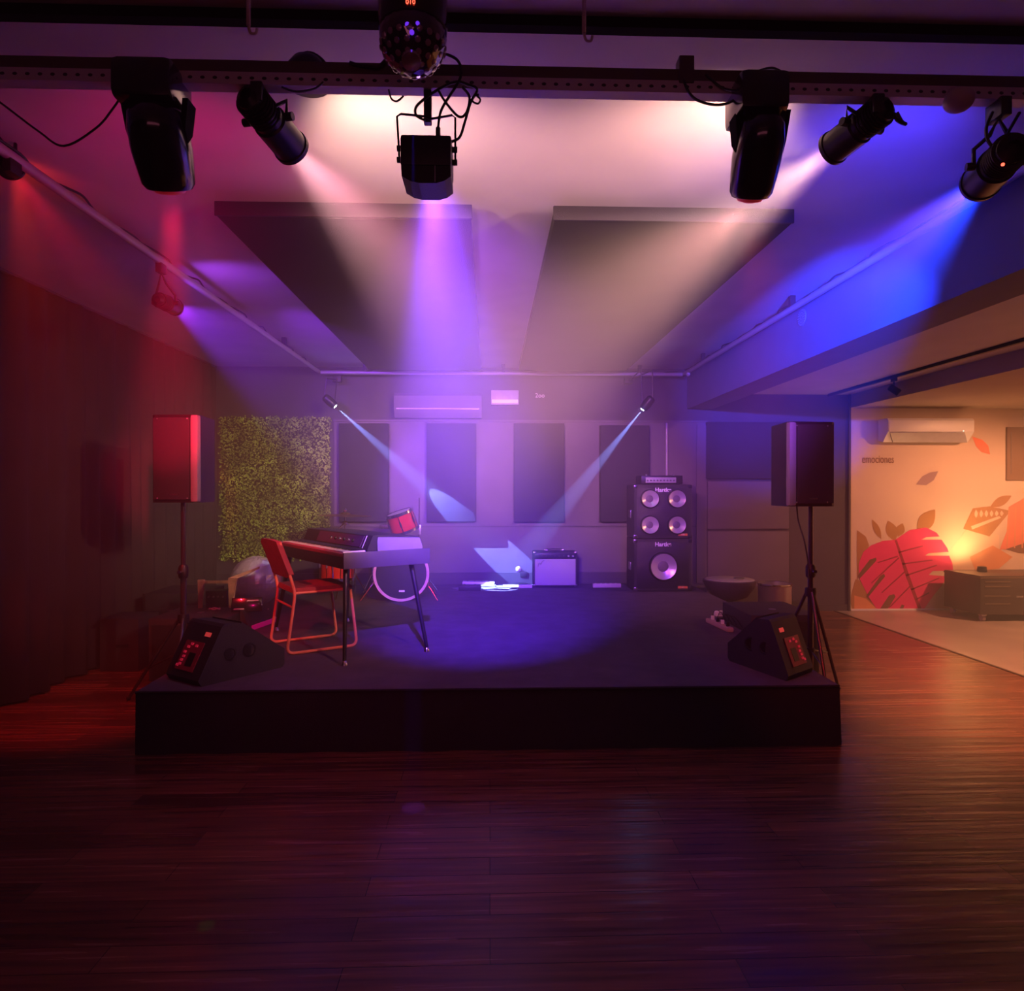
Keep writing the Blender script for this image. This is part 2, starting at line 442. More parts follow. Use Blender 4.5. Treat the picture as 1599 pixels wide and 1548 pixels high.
# ------------------------------------------------------------------ ceiling acoustic clouds
def cloud(x0, x1, y0, y1, label, wave):
    t = thing('ceiling_panel', label, 'acoustic panel', ((x0 + x1) / 2, y0, CZ), 0, 'acoustic panels hung under the ceiling')
    hw = (x1 - x0) / 2; L = y1 - y0
    mb = MB(); N = 24; lo = []; hi = []
    for i in range(N + 1):
        f = i / N; row = []; row2 = []
        for j in range(13):
            g = j / 12
            z = -.125 + wave * (.016 * math.sin(f * 9 + g * 2) + .012 * math.sin(g * 7 + f * 3)) * math.sin(g * PI) - .01 * math.sin(g * PI)
            row.append(mb.v((-hw + 2 * hw * g, L * f, z))); row2.append(mb.v((-hw + 2 * hw * g, L * f, -.06)))
        lo.append(row); hi.append(row2)
    for G_ in (lo, hi):
        for i in range(N):
            for j in range(12): mb.face([G_[i][j], G_[i][j + 1], G_[i + 1][j + 1], G_[i + 1][j]])
    for i in range(N):
        for j in (0, 12): mb.face([lo[i][j], lo[i + 1][j], hi[i + 1][j], hi[i][j]])
    for j in range(12):
        for i in (0, N): mb.face([lo[i][j], lo[i][j + 1], hi[i][j + 1], hi[i][j]])
    mb.build('fabric_face', ceilpanel, t, True, 50)
    mb = MB(); mb.box((-hw - .008, -.015, -.128), (hw + .008, -.001, -.055), .004).build('front_frame', darkvinyl, t)
    for hx in (-hw * .8, hw * .8):
        for hy in (.3, L - .3): MB().cyl((hx, hy, -.06), (hx, hy, 0), .006).build('hanger', blackmetal, t)
cloud(-1.39, -.10, 3.48, 7.75, 'dark fabric ceiling panel over the keyboard side of the stage', .3)
cloud(.335, 1.58, 3.48, 7.75, 'dark sagging fabric ceiling panel over the bass amplifier side of the stage', 1.0)

# ------------------------------------------------------------------ pipes round the stage ceiling
def clips(t, pts):
    for p in pts: MB().box((p[0] - .012, p[1] - .012, p[2]), (p[0] + .012, p[1] + .012, CZ)).build('bracket', blackmetal, t, False)
PZ = 2.93; XPL, XPR, YP = -2.04, 2.36, 8.08
for nm, a, b, lab in (('lighting_pipe', (XPL, YF + .2, PZ), (XPL, YP, PZ), 'long pipe under the ceiling on the curtain side, carrying two red lit lamps'),
                      ('lighting_pipe', (XPR, 2.3, PZ), (XPR, YP, PZ), 'long pipe under the ceiling running beside the blue lit beam'),
                      ('lighting_pipe', (XPL + .03, YP, PZ - .01), (XPR - .03, YP, PZ - .01), 'cross pipe under the ceiling in front of the back wall')):
    t = thing(nm, lab, 'pipe', (0, 0, 0), 0, 'lighting pipes round the stage')
    MB().cyl(a, b, .024).build('tube', pipem, t)
    A, B = Vector(a), Vector(b)
    for f in (.12, .5, .88):
        p = A.lerp(B, f); MB().box((p.x - .02, p.y - .02, p.z + .015), (p.x + .02, p.y + .02, CZ - .001)).build('bracket', blackmetal, t, False)
    # cable taped along the pipe
    pts = []
    n = int((B - A).length / .12)
    for i in range(n):
        p = A.lerp(B, (i + .5) / n); pts.append(p + Vector((.02 * math.sin(i * 1.7), .02 * math.cos(i * 2.3), .028 + .012 * math.sin(i * 1.1))))
    MB().tube(spline(pts, 3), .006, 6).build('taped_cable', rubber, t)

# ------------------------------------------------------------------ front rail
RY = 2.1
rl = thing('lighting_rail', 'perforated steel rail crossing the room near the ceiling, carrying the stage lamps', 'rail', (0, RY, 2.753))
MB().box((XL + .1, 0, 0), (XB0 - .02, .045, .038)).build('perforated_channel', railm, rl, False)
MB().box((XL + .1, .004, .0385), (XB0 - .02, .05, .076)).build('top_bar', railbrown, rl, False)
for px in (1072,):
    x = W(px, 100, RY).x
    MB().box((x - .024, -.006, .03), (x + .024, .04, .115), .004).build('hanger', railbrown, rl, False)
tr = MB().box((XL + .1, 2.16, CZ - .035), (XB0 - .02, 2.20, CZ - .001)).build('ceiling_track', matte_black, None, False)
tag(tr, 'thin black track fixed to the dark ceiling in front of the lamp rail', 'track')
for px, py, lab in ((388, 40, 'small pale hook hanging from the ceiling track above the tilted can lamp'), (912, 52, 'small pale hook on the ceiling track, to one side of the crystal dome')):
    p = W(px, py, 1.95)
    t = thing('ceiling_hook', lab, 'hook', (p.x, 1.95, p.z), 0, 'small ceiling hooks')
    MB().cyl((0, 0, 0), (0, 0, CZ - p.z - .001), .006).build('stem', bulbw, t)
    MB().tube(spline([(0, 0, 0), (.006, 0, -.02), (.02, 0, -.022), (.024, 0, -.008)], 5), .004).build('hook', bulbw, t)

# ------------------------------------------------------------------ lamps
def frame_mat(d):
    """local +Z points along d"""
    return Vector((0, 0, 1)).rotation_difference(Vector(d).normalized()).to_matrix().to_4x4()

def cone(t, loc, target, col, pw, deg, blend=.4, rad=.02, nm='beam_light'):
    return spot(nm, loc, target, col, pw, deg, blend, rad, t)

def par_can(rear, front, rad, lens, label, group, hang=None):
    """tin can lamp with yoke clamped to the bar above"""
    rear = Vector(rear); front = Vector(front); d = (front - rear); L = d.length; d.normalize()
    mid = rear.lerp(front, .42)
    h = Vector(hang) if hang else Vector((mid.x, RY + .022, 2.753))
    t = thing('can_lamp', label, 'stage light', h, 0, group)
    mb = MB(); mb.M = Matrix.Translation(rear - h) @ frame_mat(d)
    mb.lathe([(rad * .35, -.012), (rad * .72, 0), (rad * .8, L * .12), (rad * .86, L * .3), (rad * .86, L * .44), (rad * .98, L * .46), (rad, L * .93), (rad * 1.07, L * .94), (rad * 1.07, L), (rad * .97, L), (rad * .95, L * .9), (rad * .80, L * .44), (rad * .72, L * .14), (.001, L * .13)], seg=28, cap=False)
    mb.build('housing', blackmetal, t)
    mb = MB(); mb.M = Matrix.Translation(rear - h) @ frame_mat(d)
    for k in range(7): mb.lathe([(rad * .9, L * (.05 + k * .05)), (rad * .93, L * (.05 + k * .05) + .003)], seg=24)
    mb.build('cooling_ribs', black, t)
    mb = MB(); mb.M = Matrix.Translation(rear - h) @ frame_mat(d); mb.lathe([(rad * .62, L * .15), (rad * .5, L * .19), (rad * .1, L * .2)], seg=24); mb.build('lens', lens, t)
    sd = d.cross(Vector((0, 0, 1))).normalized(); c = mid - h
    a = c + sd * rad * 1.15; b = c - sd * rad * 1.15
    up = Vector((0, 0, -.05))
    pts = [a, a + Vector((0, 0, rad * .9)), a.lerp(up, .65) + Vector((0, 0, .0)), up, b.lerp(up, .65), b + Vector((0, 0, rad * .9)), b]
    MB().tube(pts, .007, 6).build('yoke', blackmetal, t)
    mb = MB(); mb.box((-.018, -.036, -.055), (.018, .036, .004), .004); mb.build('clamp', black, t)
    for q in (a, b):
        MB().cyl(q - sd * .004 if q is a else q + sd * .004, q + (sd if q is a else -sd) * .022, .013).build('knob', black, t)
    return t

def moving_head(px, ytop, ybot, wpx, aim, lens, label, group):
    sc_ = RY / FPX
    top = W(px, ytop, RY); bot = W(px, ybot, RY)
    t = thing('moving_head_lamp', label, 'stage light', (top.x, RY + .02, 2.753), 0, group)
    hw = wpx * sc_ / 2
    z0 = -.0
    # base bolted under/against the rail
    MB().box((-hw, -.10, -.085), (hw * .72, .06, .035), .022).build('base', gloss, t)
    MB().box((-hw * .5, -.05, -.02), (hw * .5, .035, .0)).build('rail_clamp', black, t)
    bz = bot.z - 2.753
    for sx in (-1, 1):
        mb = MB(); mb.prism([(sx * hw * .98, -.045, -.06), (sx * hw * .98, .012, -.06), (sx * hw * .90, .008, -.15), (sx * hw * .86, -.012, -.18), (sx * hw * .86, -.035, -.15)], (-sx * hw * .16, 0, 0)); mb.build('yoke_arm', matte_black, t)
    c = Vector((0, -.005, -.165)); d = Vector(aim).normalized()
    mb = MB(); mb.M = Matrix.Translation(c) @ frame_mat(d)
    r = hw * .84
    mb.lathe([(r * .2, -.105), (r * .62, -.098), (r * .88, -.075), (r, -.03), (r * 1.02, .03), (r * .95, .09), (r * .90, .125), (r * .78, .14), (r * .70, .142)], seg=28)
    mb.build('head', gloss, t)
    mb = MB(); mb.M = Matrix.Translation(c) @ frame_mat(d); mb.lathe([(r * .6, .1425), (r * .5, .152), (r * .2, .158)], seg=20); mb.build('lens', lens, t)
    return t, Vector((top.x, RY + .02, 2.753)) + c + d * .18

H = 'lamps on the front rail'
RED, WARM, PINK, BLUE, VIO = (1, .01, .06), (1, .62, .42), (1, .30, .38), (.01, .04, 1), (.38, .10, 1)
t, p = moving_head(246, 110, 260, 104, (-.04, .52, -.85), lensr, 'large glossy black moving head lamp throwing a red beam', H)
cone(t, p, F(262, 860, SH), RED, 1000, 15, .9, .03)
spot('spill_light', p, p + Vector((-.3, 1, .1)), (1, .01, .22), 40, 120, 1, .05, t)
cone(t, p, (-.3, 3.9, 0), (1, .01, .14), 24, 76, 1, .05, 'floor_spill')
t, p = moving_head(1187, 122, 278, 90, (.02, .52, -.85), lensr, 'large glossy black moving head lamp with a faint pink beam', H)
cone(t, p, (-2.1, 6.3, 1.1), (1, .34, .30), 280, 60, 1)
cone(t, p, F(1195, 900, .9), (1, .12, .25), 60, 16, .9)
spot('spill_light', p, p + Vector((-.1, 1, .25)), (1, .25, .42), 24, 110, 1, .05, t)
cone(t, p, (2.7, 4.9, 0), (1, .04, .03), 85, 42, 1, .05, 'floor_spill')

a = W(388, 150, 2.10); tg = Vector((.9, 8.2, 1.7)); b = a + (tg - a).normalized() * .25
t = par_can(a, b, .058, lenswarm, 'black can lamp tilted toward the drums side, throwing a warm white beam', H)
d = (b - a).normalized(); p = b + d * .03
cone(t, b - d * .12, tg, (1, .44, .50), 1450, 28, 1, .012)
cone(t, p, (3.4, 8.2, .9), (1, .22, .42), 520, 40, 1, .03, 'fill_light')  # added pink fill for the right wall, apart from the can's beam
spot('spill_light', p, p + Vector((.55, 1, .32)), (1, .58, .42), 72, 96, 1, .05, t)
a = W(1383, 168, 2.10); tg = Vector((-.7, 8.2, 1.9)); b = a + (tg - a).normalized() * .22
t = par_can(a, b, .055, lenswarm, 'black can lamp next to the pale ball, tilted inward with a warm beam', H)
d = (b - a).normalized(); p = b + d * .03
cone(t, b - d * .12, tg, (1, .42, .54), 1450, 28, 1, .012)
cone(t, p, (-2.3, 7.9, 1.15), (1, .66, .40), 620, 42, 1, nm='fill_light')  # added warm fill aimed at the foliage panel
spot('spill_light', p, p + Vector((-.6, 1, .32)), (1, .55, .45), 90, 96, 1, .05, t)
a = W(1582, 232, 2.06); tg = Vector((2.46, 4.75, 2.62)); b = a + (tg - a).normalized() * .25
t = par_can(a, b, .062, lensb, 'black can lamp throwing a strong blue beam against the beam of the ceiling', H, (a.x + .0, RY + .022, 2.753))
d = (b - a).normalized(); p = b + d * .03
cone(t, b - d * .12, tg, BLUE, 5000, 25, .8, .012)
cone(t, p, (1.3, 8.0, 1.7), (.30, .05, 1), 600, 44, 1, nm='wide_fill')  # added violet wash over the back wall, beside the blue beam
spot('spill_light', p, p + Vector((-.15, 1, .35)), (.04, .03, 1), 50, 110, 1, .05, t)
mb = MB(); q = p - t.location
MB().sphere(W(1566, 257, 2.03) - t.location, .005).build('status_led', redled, t)

# small domed lamp sitting on top of the rail
p = W(480, 92, RY + .1)
t = thing('dome_lamp', 'small dark red domed lamp sitting on top of the rail', 'stage light', (p.x, RY + .1, 2.832))
MB().lathe([(.07, -.02), (.072, .0), (.066, .03), (.045, .06), (.01, .075)], seg=24).build('housing', blackmetal, t)
MB().tube(spline([(-.08, 0, .0), (-.05, 0, .05), (0, 0, .085), (.05, 0, .06), (.08, 0, 0)], 5), .006).build('bracket', blackmetal, t)
MB().box((-.08, -.06, -.024), (.08, .02, -.003)).build('base', black, t, False)

# centre effect lamp
c = W(668, 262, RY)
t = thing('effect_lamp', 'boxy black effect lamp with curved louvred front, hanging below the crystal dome', 'stage light', (c.x, RY + .022, 2.753))
o_ = Vector((c.x, RY + .022, 2.753))
def L_(px, py, y=RY): return W(px, py, y) - o_
s = RY / FPX
tl, br = L_(628, 222), L_(706, 270)
MB().box((tl.x, -.07, br.z), (br.x, .06, tl.z), .008).build('housing', black, t)
mb = MB(); fr = []
for yy, inset, zz in ((-.07, 0, 0), (-.07, .0, -1)): pass
bz = L_(668, 296).z
prof = [(tl.x + .002, br.z), (br.x - .002, br.z), (br.x - .001, bz + .022), (br.x - .02, bz + .008), (br.x - .045, bz), (tl.x + .055, bz), (tl.x + .028, bz + .006), (tl.x + .004, bz + .02)]
mb.prism([(x, -.066, z) for x, z in prof], (0, .12, 0)); mb.build('faceted_front', black, t, False)
for fx in (.3, .68):
    x = tl.x + (br.x - tl.x) * fx; mb = MB(); mb.box((x - .0015, -.068, bz + .004), (x + .0015, -.0655, br.z))
mb.build('facet_seam', silverp, t, False)
MB().lathe([(.05, 0), (.05, .004)], (0, .058, (br.z + tl.z) / 2), (0, 1, 0)).build('lens', lensp, t)
MB().tube([L_(624, 254), L_(620, 182), L_(626, 178), L_(664, 182), L_(672, 186), L_(706, 180), L_(711, 184), L_(711, 254)], .0035, 6).build('yoke', blackmetal, t)
for q in ((624, 232), (624, 250), (709, 234), (709, 254)):
    p = L_(*q); MB().cyl(p + Vector((-.008, 0, 0)), p + Vector((.010, 0, 0)), .009).build('knob', black, t)
p0, p1 = L_(667, 188), L_(667, 150)
MB().box((p0.x - .012, -.012, p0.z), (p0.x + .012, .012, .002), .003).build('clamp_post', black, t)
MB().cyl(L_(684, 224) , L_(684, 200), .0075).build('power_plug', black, t)
p = Vector(o_) + Vector((0, .085, (br.z + tl.z) / 2 - .01))
cone(t, p, W(672, 745, YB - .15), (.27, .07, 1), 3200, 13.5, .7, .035)
cone(t, p, (-.05, 6.2, SH), (.11, .025, 1), 3000, 38, 1, nm='wide_fill')  # added blue-violet flood on the stage deck
cone(t, p, (.3, 8.2, 1.5), (.34, .07, 1), 700, 60, 1, nm='wide_fill')  # added violet fill for the back wall
spot('spill_light', p, p + Vector((0, 1, .2)), (1, .35, .6), 30, 110, 1, .05, t)

# crystal dome light
c = W(645, 62, 1.75)
t = thing('crystal_dome_lamp', 'round crystal dome party lamp with red digits, above the centre of the rail', 'party light', (c.x, 1.75, CZ))
dz = c.z - CZ; Rr = .087
mb = MB(); bm_ = bmesh.new(); bmesh.ops.create_icosphere(bm_, subdivisions=3, radius=Rr)
for v in bm_.verts:
    v.co = Vector((v.co.x, v.co.y, v.co.z * 1.0 + dz))
bmesh.ops.delete(bm_, geom=[v for v in bm_.verts if v.co.z > dz + .03], context='VERTS')
mb.merge(bm_); mb.build('faceted_dome', dome, t, False)
MB().lathe([(Rr * 1.0, dz + .02), (Rr * 1.02, dz + .03), (Rr * 1.02, dz + .11), (Rr * .8, dz + .13), (.02, dz + .14), (.02, -.001)], seg=32).build('housing', gloss, t)
pf = W(643, 102, 1.75 - .03) - Vector((c.x, 1.75, CZ))
MB().lathe([(.026, 0), (.024, .008), (.012, .012), (.001, .013)], (pf.x, -.04, dz - .078), (0, -.45, -.9)).build('base_lens', chrome, t)
for q in ((636, 38, .006), (652, 36, .005), (643, 50, .006), (640, 30, .004)):
    p = W(q[0], q[1], 1.75 - .083) - Vector((c.x, 1.75, CZ)); MB().sphere((p.x, -.082, p.z), q[2]).build('violet_led', purpled, t)
mb = MB()
for ring, n in ((.42, 8), (.72, 13), (1.02, 17), (1.30, 20)):
    for k in range(n):
        an = 2 * PI * (k + .5 * (n % 2)) / n
        nrm = Vector((math.sin(ring) * math.cos(an), math.sin(ring) * math.sin(an), -math.cos(ring)))
        mb.M = Matrix.Translation(Vector((0, 0, dz)) + nrm * (Rr - .002)) @ frame_mat(nrm)
        mb.lathe([(.0085, 0), (.007, .003), (.002, .0042)], seg=8)
mb.M = Matrix.Identity(4)
mb.build('facet_lenses', mat('crystal_facet', (.32, .2, .28), .12, spec=.9, coat=.6), t)
dg = W(641, 3, 1.66) - Vector((c.x, 1.75, CZ))
text('digit_display', '010', .016, redled, t, Matrix.Translation((dg.x, -.0905, dg.z - .005)) @ UPR, .0005)
spot('dot_light', Vector((c.x, 1.75, c.z - .1)), F(645, 1262, 0), (.08, .03, 1), 500, 2.6, .8, .002, t)
spot('dot_light', Vector((c.x - .02, 1.75, c.z - .1)), F(322, 1446, 0), (.05, 1, .12), 60, 1.5, .9, .002, t)

# pale ball on the rail and cables
c = W(1497, 157, RY - .03)
t = thing('sensor_ball', 'pale round ball fixed to the rail between two lamps', 'sensor', (c.x, RY, 2.753))
MB().sphere((0, -.03, c.z - 2.753), .042, sq=(1.05, 1, .85)).build('ball', bulbw, t)
MB().cyl((0, -.02, c.z - 2.753 + .02), (0, 0, .02), .015).build('mount', bulbw, t)

def cable(pts, r, label, nm='power_cable', g=None):
    P = [W(*q) for q in pts]
    o = thing(nm, label, 'cable', P[0], 0, g)
    MB().tube(spline([q - P[0] for q in P], 6), r, 6).build('cord', rubber, o)
    return o
CG = 'cables looped round the rail'
cable([(196, 140, RY), (176, 170, RY + .05), (150, 200, RY + .1), (100, 228, RY + .15), (60, 205, RY + .15), (0, 160, RY + .1), (-60, 120, RY + .05)], .0035, 'thin black cable sagging from the red beam lamp towards the curtain', g=CG)
cable([(684, 200, RY), (690, 170, RY - .01), (716, 128, RY - .02), (720, 108, RY - .02), (712, 92, RY - .02), (690, 84, RY - .02), (668, 92, RY)], .0042, 'black cable rising from the effect lamp plug in a high loop over the rail', g=CG)
cable([(704, 222, RY), (718, 214, RY), (726, 190, RY), (735, 160, RY - .01), (745, 140, RY - .02), (730, 132, RY - .02), (712, 128, RY - .02), (684, 140, RY - .02), (652, 164, RY - .01), (650, 180, RY), (664, 188, RY)], .0042, 'black cable looping wide beside the effect lamp post', g=CG)
cable([(684, 140, RY - .015), (696, 160, RY - .02), (716, 182, RY - .02), (728, 176, RY - .02), (733, 152, RY - .02), (722, 136, RY - .02)], .004, 'short black cable loop hanging at the effect lamp', g=CG)
cable([(607, 140, RY - .01), (611, 154, RY - .01), (620, 158, RY - .01), (630, 150, RY - .01)], .003, 'small black cable hook below the rail under the crystal dome', g=CG)
cable([(745, 150, RY - .02), (750, 156, RY - .02), (746, 162, RY - .02), (738, 158, RY - .02), (740, 150, RY - .02), (748, 148, RY - .02)], .003, 'tiny curled cable end beside the large cable loop', g=CG)
cable([(546, 98, RY), (560, 102, RY), (590, 104, RY - .01), (605, 92, RY), (622, 86, RY)], .006, 'thick black cable lying on the rail beside the crystal dome', g=CG)
cable([(1064, 116, RY), (1080, 150, RY - .01), (1110, 163, RY - .01), (1140, 160, RY - .01), (1165, 140, RY)], .004, 'black cable drooping from the rail into the faint pink lamp', g=CG)
cable([(1102, 116, RY), (1130, 138, RY - .01), (1160, 138, RY - .02), (1180, 114, RY - .02), (1205, 106, RY - .01), (1224, 114, RY)], .0035, 'thin black cable arching over the faint pink lamp', g=CG)
cable([(1400, 176, RY), (1408, 190, RY), (1414, 194, RY - .01), (1402, 188, RY - .02), (1396, 178, RY)], .006, 'short cable tail behind the inward tilted lamp', g=CG)
cable([(1550, 175, RY), (1540, 200, RY), (1544, 222, RY), (1560, 232, RY), (1578, 200, RY), (1592, 176, RY)], .005, 'black cable tangle above the blue beam lamp', g=CG)
cable([(440, 136, RY - .01), (462, 143, RY - .01), (490, 139, RY - .01), (505, 128, RY - .01)], .003, 'thin cable dangling below the rail beside the tilted can lamp', g=CG)

# lamps on the left pipe
a = W(-18, 222, 2.9); b = W(18, 262, 3.1)
t = par_can(a, b, .055, lensr, 'dark red lit can lamp at the near end of the curtain side pipe', 'lamps on the curtain side pipe', (XPL, 2.95, PZ - .02))
d = (b - a).normalized(); p = b + d * .03
cone(t, p, (-1.7, 5.3, 1.1), (1, .012, .03), 230, 38, .8)
cone(t, p, (-2.75, 4.9, 0), (1, .03, .004), 260, 36, .8)
spot('spill_light', p, p + Vector((-.15, 1, -.2)), (1, .03, .03), 3, 120, 1, .05, t)
a = W(247, 468, 4.2); b = W(274, 480, 4.42)
t = par_can(a, b, .052, lensp, 'small red lit can lamp on the curtain side pipe throwing violet light', 'lamps on the curtain side pipe', (XPL, 4.25, PZ - .02))
d = (b - a).normalized(); p = b + d * .03
cone(t, b - d * .08, W(600, 660, 7.6), (.26, .03, 1), 700, 44, .6, .012)
spot('spill_light', p, p + Vector((.5, 1, .4)), (.3, .05, 1), 16, 110, 1, .05, t)

# back corner beam lamps
def beam_lamp(px, py, hx, sx, label, led):
    Y = 7.80 if sx > 0 else 7.15
    l = W(px, py, Y)
    h = Vector((l.x + sx * -.04, YP, PZ - .034))
    t = thing('beam_lamp', label, 'stage light', h, 0, 'narrow beam lamps in the back corners')
    tgt = W(778, 862, YB) if sx > 0 else W(772, 925, 7.95)
    d = (tgt - l).normalized()
    mb = MB(); mb.M = Matrix.Translation(l - h - d * .17) @ frame_mat(d); mb.lathe([(.03, 0), (.048, .02), (.052, .10), (.044, .155), (.03, .165)], seg=20); mb.build('head', blackmetal, t)
    mb = MB(); mb.M = Matrix.Translation(l - h - d * .17) @ frame_mat(d); mb.lathe([(.022, .166), (.018, .172)], seg=16); mb.build('lens', lensw, t)
    c = l - h - d * .09
    MB().tube([c + Vector((.06, 0, 0)), Vector((.06, c.y, -.10)), Vector((0, 0, -.06)), Vector((-.06, c.y, -.10)), c + Vector((-.06, 0, 0))], .007, 6).build('yoke', blackmetal, t)
    MB().box((-.05, -.05, -.095), (.05, .04, -.02), .01).build('base', black, t)
    MB().sphere((0.01, -.052, -.055), .007).build('status_led', redled if led else chrome, t)
    spot('beam_light', l + d * .03, tgt, (.22, .29, 1), (8000 if sx > 0 else 6500), 9.0, .15, .004, t)
    point('lens_glow', l + Vector((sx * .07, -.10, -.05)), (.15, .3, 1), 1.2, .02, t)
beam_lamp(524, 635, 508, 1, 'narrow beam lamp in the corner above the green foliage panel', False)
beam_lamp(1003, 640, 1012, -1, 'narrow beam lamp in the corner above the bass stack, with red indicator', True)

# ------------------------------------------------------------------ back wall units
a = W(615, 614, YB - .2); b = W(752, 652, YB - .2)
t = thing('air_conditioner', 'dark shaded wall air conditioner high above the blue lit panel', 'air conditioner', ((a.x + b.x) / 2, YB, b.z))
hw = (b.x - a.x) / 2; h = a.z - b.z
mb = MB(); mb.prism([(-hw, 0, 0), (-hw, 0, h), (-hw, -.17, h), (-hw, -.2, h - .03), (-hw, -.2, .10), (-hw, -.13, 0)], (2 * hw, 0, 0)); mb.build('body', midwall, t)
MB().box((-hw + .03, -.21, .095), (hw - .03, -.198, .11)).build('louver', pipem, t, False)
a = W(767, 609, YB - .09); b = W(810, 632, YB - .09)
t = thing('emergency_light', 'small pale emergency light box on the upper back wall', 'emergency light', ((a.x + b.x) / 2, YB, b.z))
hw = (b.x - a.x) / 2; h = a.z - b.z
MB().box((-hw, -.08, 0), (hw, 0, h), .008).build('housing', silverp, t)
MB().box((-hw + .008, -.092, .02), (hw - .008, -.079, .062), .004).build('diffuser', mat('emergency_diffuser', (.9, .85, .9), .4, emit=(1, .8, 1), es=.25), t)
a = W(843, 621, YB)
t = thing('wall_lettering', 'tiny pale characters on the upper back wall beside the emergency light', 'lettering', (a.x, YB, a.z))
text('characters', '2oo', .075, white, t, Matrix.Translation((0, -.012, 0)) @ UPR, .004)
MB().box((-.09, -.008, -.02), (.09, 0, .075)).build('plate', darkwall, t, False)
a = W(1056, 597, 7.9)
o = MB().sphere((0, 0, 0), .024).build('globe', bulbw); o.name = 'corner_bulb'; o.location = (a.x - .0, 7.9, PZ - .038); tag(o, 'small pale ball hanging at the corner of the ceiling pipes', 'bulb')
o.location.x = XPR - .012

# round perforated speaker on the beam face
a = W(1253, 496, 4); d = ray(1253, 496); k = XB0 / d.x; c = Vector((0, 0, CAMZ)) + d * k
t = thing('perforated_speaker', 'small round perforated speaker set in the blue lit beam', 'speaker', (XB0, c.y, c.z))
MB().cyl((-.008, 0, 0), (-.0005, 0, 0), .066, seg=32).build('face_plate', beamm, t)
mb = MB()
for r, n in ((.058, 18), (.038, 12), (.018, 6)):
    for k in range(n):
        an = 2 * PI * k / n; mb.cyl((-.010, r * math.cos(an), r * math.sin(an)), (-.008, r * math.cos(an), r * math.sin(an)), .0045, seg=6)
mb.build('hole_ring', mat('glint_holes', (.5, .5, .7), .3, metal=.5), t)

# ------------------------------------------------------------------ speakers on stands
def speaker(px0, px1, py0, py1, Y, rz, cheek, label):
    a = W(px0, py0, Y); b = W(px1, py1, Y)
    w_ = b.x - a.x; h = a.z - b.z; cx = (a.x + b.x) / 2
    t = thing('loudspeaker', label, 'loudspeaker', (cx, Y, b.z), rz, 'loudspeakers on tripod stands')
    hw = w_ * .44; dp = .34
    mb = MB(); s_ = .03
    # trapezoid cabinet, front at -Y
    prof = [(-hw, -.0), (-hw + s_, -s_ * .8), (hw - s_, -s_ * .8), (hw, 0), (hw * .66, dp), (-hw * .66, dp)]
    mb.prism([(x, y, 0) for x, y in prof], (0, 0, h)); mb.build('cabinet', black, t, True, 30)
    sx = cheek
    MB().box((-hw + (.02 if sx > 0 else .055), -.034, .02), (hw - (.055 if sx > 0 else .02), -.02, h - .02), .01).build('grille', MATS['grille_gloss'], t)
    x0, x1 = (hw - .05, hw + .004) if sx > 0 else (-hw - .004, -hw + .05)
    MB().box((x0, -.036, .004), (x1, .02, h - .004), .016).build('side_cheek', MATS['cheek_grey'], t)
    MB().box((-.03, -.037, .05), (.03, -.0335, .062)).build('badge', steel, t, False)
    for z in (.03, h - .03):
        for x in (-hw + .05, hw - .07): MB().sphere((x, -.034, z), .006, 8, 6).build('screw', steel, t)
    MB().box((-.09, dp - .002, h * .25), (.09, dp + .008, h * .75), .004).build('rear_panel', blackmetal, t)
    return t
MATS['grille_gloss'] = mat('glossy_speaker_front', (.055, .045, .05), .22, coat=.6, bump=.02, bscale=8)
MATS['cheek_grey'] = mat('grey_speaker_cheek', (.30, .27, .28), .5)
speaker(232, 318, 648, 785, 4.80, R(-4), 1, 'black loudspeaker lit deep red on a tripod in front of the curtain')
speaker(1223, 1309, 659, 791, 4.70, R(5), -1, 'dark loudspeaker on a tripod stand in front of the violet wall panel')

def stand(px, Y, ztop, angs, rad, hub, label):
    x = W(px, 800, Y).x
    t = thing('speaker_stand', label, 'speaker stand', (x, Y, 0), 0, 'tripod speaker stands')
    MB().cyl((0, 0, .16), (0, 0, .95), .020).build('lower_pole', MATS['stand_paint'], t)
    MB().cyl((0, 0, .90), (0, 0, ztop + .02), .016).build('upper_pole', MATS['stand_paint'], t)
    MB().lathe([(.028, -.045), (.034, -.03), (.034, .03), (.024, .05)], (0, 0, .93), seg=18).build('collar', black, t)
    MB().lathe([(.036, -.03), (.04, 0), (.036, .03)], (0, 0, hub), seg=18).build('hub', black, t)
    MB().cyl((0, -.03, .93), (0.0, -.075, .935), .012).build('locking_knob', chrome, t)
    MB().lathe([(.03, -.02), (.03, .02)], (0, 0, .36), seg=14).build('brace_collar', black, t)
    for an in angs:
        c_, s_ = math.cos(R(an)), math.sin(R(an))
        lg = MB().tube([(c_ * .03, s_ * .03, hub), (c_ * rad, s_ * rad, .014)], .012, 8).build('leg', MATS['stand_paint'], t)
        MB().sphere((c_ * rad, s_ * rad, .016), .016, 10, 8).build('rubber_foot', rubber, lg)
        MB().tube([(c_ * .02, s_ * .02, .36), (c_ * rad * .62, s_ * rad * .62, hub * .40)], .007, 6).build('brace', MATS['stand_paint'], t)
    return t
MATS['stand_paint'] = mat('stand_paint', (.06, .055, .06), .25, metal=.5, coat=.3)
stand(286, 4.85, W(286, 785, 4.85).z, (172, 285, 82), .42, .60, 'black tripod stand on the wooden floor under the red lit loudspeaker')
stand(1266, 4.75, W(1266, 791, 4.75).z, (35, 262, 118), .40, .78, 'black tripod stand beside the stage under the dark violet loudspeaker')
